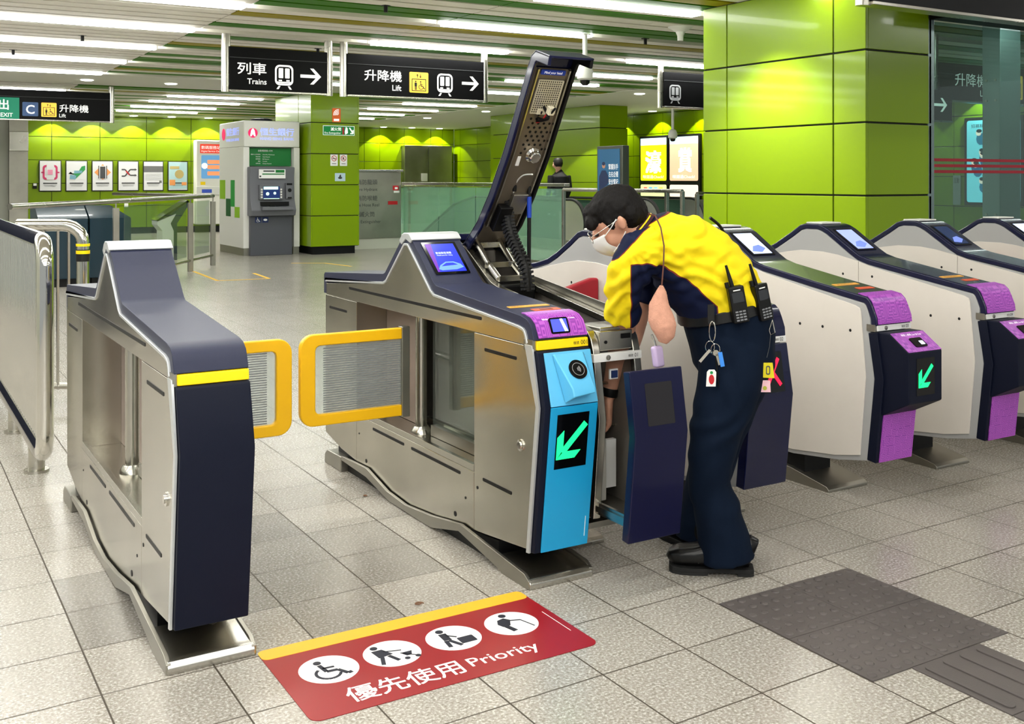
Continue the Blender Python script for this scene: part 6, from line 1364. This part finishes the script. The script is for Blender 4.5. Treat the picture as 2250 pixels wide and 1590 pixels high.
# hanging pouch and cord
b = MB(); lat = WV
cord = [at(1425, 470, 3.66), at(1440, 474, 3.60), at(1452, 500, 3.54), at(1459, 540, 3.51), at(1458, 580, 3.505), at(1454, 628, 3.50)]
b.tube(cord, .0026, 8); o = b.build('neck_cord', mat('brown_cord', (96, 56, 44), .7)); tag(o, 'thin brown cord over the yellow shirt holding the fluffy pouch', 'cord')
b = MB(); loft(b, [(at(1453.5, 626, 3.50), .008, .005), (at(1453, 640, 3.50), .018, .017), (at(1448, 668, 3.50), .030, .033), (at(1452, 698, 3.495), .036, .043), (at(1459, 718, 3.49), .036, .042), (at(1461, 738, 3.49), .028, .032), (at(1456, 753, 3.49), .012, .014)], n=20)
o = fuse(b, 'fluffy_pouch', mat('pink_fleece', (206, 152, 130), .95, bump=1., bscale=420, var=.08, scale=60), None, .004, 2); tag(o, 'fluffy pink pouch hanging from the brown cord at the worker\'s front', 'pouch')
me = o.data
for q, nv in zip(me.vertices, [v.normal.copy() for v in me.vertices]): q.co += nv*.0018*mnoise.noise(q.co*260)
t = thing('lilac_case', tuple(at(1445, 780, 3.5)), 'small lilac case hanging below the fluffy pink pouch', 'case')
b = MB(); b.obox(tuple(at(1445, 783, 3.50)), (RV*.7+WV*.7), (UPZ-RV*.12), (RV*-.7+WV*.7), .024, .036, .012); b.build('case_body', mat('lilac_plastic', (188, 168, 205), .3), t, bevel=.011, seg=4, angle=80)
b = MB(); b.tube([at(1432, 735, 3.50), at(1436, 745, 3.50), at(1440, 760, 3.5)], .004, 8); b.build('case_ring', CHROME, t)
# keys
t = thing('key_bunch', tuple(at(1565, 760, 3.53)), 'bunch of keys and tags on a clip hanging from the worker\'s belt', 'keys')
b = MB(); b.obox(tuple(at(1562, 690, 3.545)), RV, UPZ, WV, .011, .032, .004); b.build('belt_loop', mat('belt_black', (14, 14, 15)), t)
b = MB(); b.tube([at(1565+7*math.cos(a), 728+22*math.sin(a), 3.54) for a in [2*PI*i/16 for i in range(16)]], .0018, 6, closed=True); b.build('carabiner', CHROME, t)
for cx, cy in ((1560, 762), (1572, 768)):
    b = MB(); b.tube([at(cx+10*math.cos(a), cy+13*math.sin(a), 3.535) for a in [2*PI*i/16 for i in range(16)]], .0011, 6, closed=True); b.build('key_ring', CHROME, t)
FK = lambda u, v, s_=3.53: (at(u, v, s_), RV, UPZ, -WV)
b = MB(); b.stroke(FK(1560, 780), [(0, .018), (-.034, -.022)], .009, 0, .002); b.build('silver_key', CHROME, t)
b = MB(); b.disc(FK(1573, 775), 0, 0, .01, 0, .002); b.stroke(FK(1573, 775), [(.002, -.004), (.012, -.04)], .008, 0, .002); b.build('steel_key', STEEL, t)
b = MB(); b.stroke(FK(1583, 785), [(-.002, .018), (.007, -.03)], .014, .002, .005); b.build('blue_key_cover', mat('key_blue', (60, 140, 235), .4), t, bevel=.001)
b = MB(); b.plate(FK(1563, 830), [(-.015,.02),(-.008,.028),(.01,.028),(.016,.02),(.014,-.028),(-.018,-.028)], 0, .003); tg = b.build('white_tag', WHITEP, t)
b = MB(); b.disc(FK(1563, 833), 0, 0, .009, .003, .004, ry=.016); b.build('tag_print', RED, tg); b = MB(); b.disc(FK(1563, 818), 0, 0, .005, .003, .004); b.build('tag_dot', mat('safety_green', (0, 128, 60)), tg)
b = MB(); b.tube([at(1572, 780, 3.54), at(1578, 840, 3.54), at(1583, 885, 3.54), at(1592, 905, 3.54)], .0035, 8, flat=.5); b.build('black_strap', BLACK, t)
t = thing('charm_bunch', tuple(at(1688, 810, 3.58)), 'yellow and pink charm tags hanging at the worker\'s back near the red cross', 'charms')
b = MB(); b.tube([at(1697, 702, 3.60), at(1690, 725, 3.6), at(1693, 735, 3.6), at(1703, 730, 3.6), at(1697, 702, 3.60)], .0016, 6); b.build('snap_hook', CHROME, t)
b = MB(); b.tube([at(1693, 735, 3.6), at(1691, 760, 3.59), at(1685, 785, 3.58)], .0009, 6); b.build('string', GREYP, t)
b = MB(); b.plate(FK(1688, 812, 3.58), [(-.018,.024),(.014,.024),(.02,-.028),(-.018,-.026)], 0, .004); yt = b.build('yellow_tag', mat('tag_yellow', (214, 200, 20), .4), t); b = MB(); b.ring(FK(1687, 812, 3.58), rr(-.007, .007, -.016, .014, .005), rr(-.004, .004, -.012, .010, .003), .004, .005); b.build('tag_print', GREYP, yt)
b = MB(); b.plate(FK(1682, 848, 3.585), [(-.013,.02),(.015,.02),(.017,-.02),(-.016,-.02)], 0, .003); pt_ = b.build('pink_tag', mat('tag_pink', (236, 190, 200), .5), t); b = MB(); b.disc(FK(1680, 852, 3.585), 0, 0, .007, .003, .004); b.build('tag_print', mat('tag_olive', (180, 180, 60), .5), pt_)

o, _ = wire([at(1560, 478, 3.86), at(1582, 497, 3.88), at(1597, 525, 3.9), at(1612, 556, 3.9), at(1640, 615, 3.88)], .006, BLACK, 'back_strap'); tag(o, 'thin black strap lying over the back of the yellow shirt', 'strap'); o.parent = None
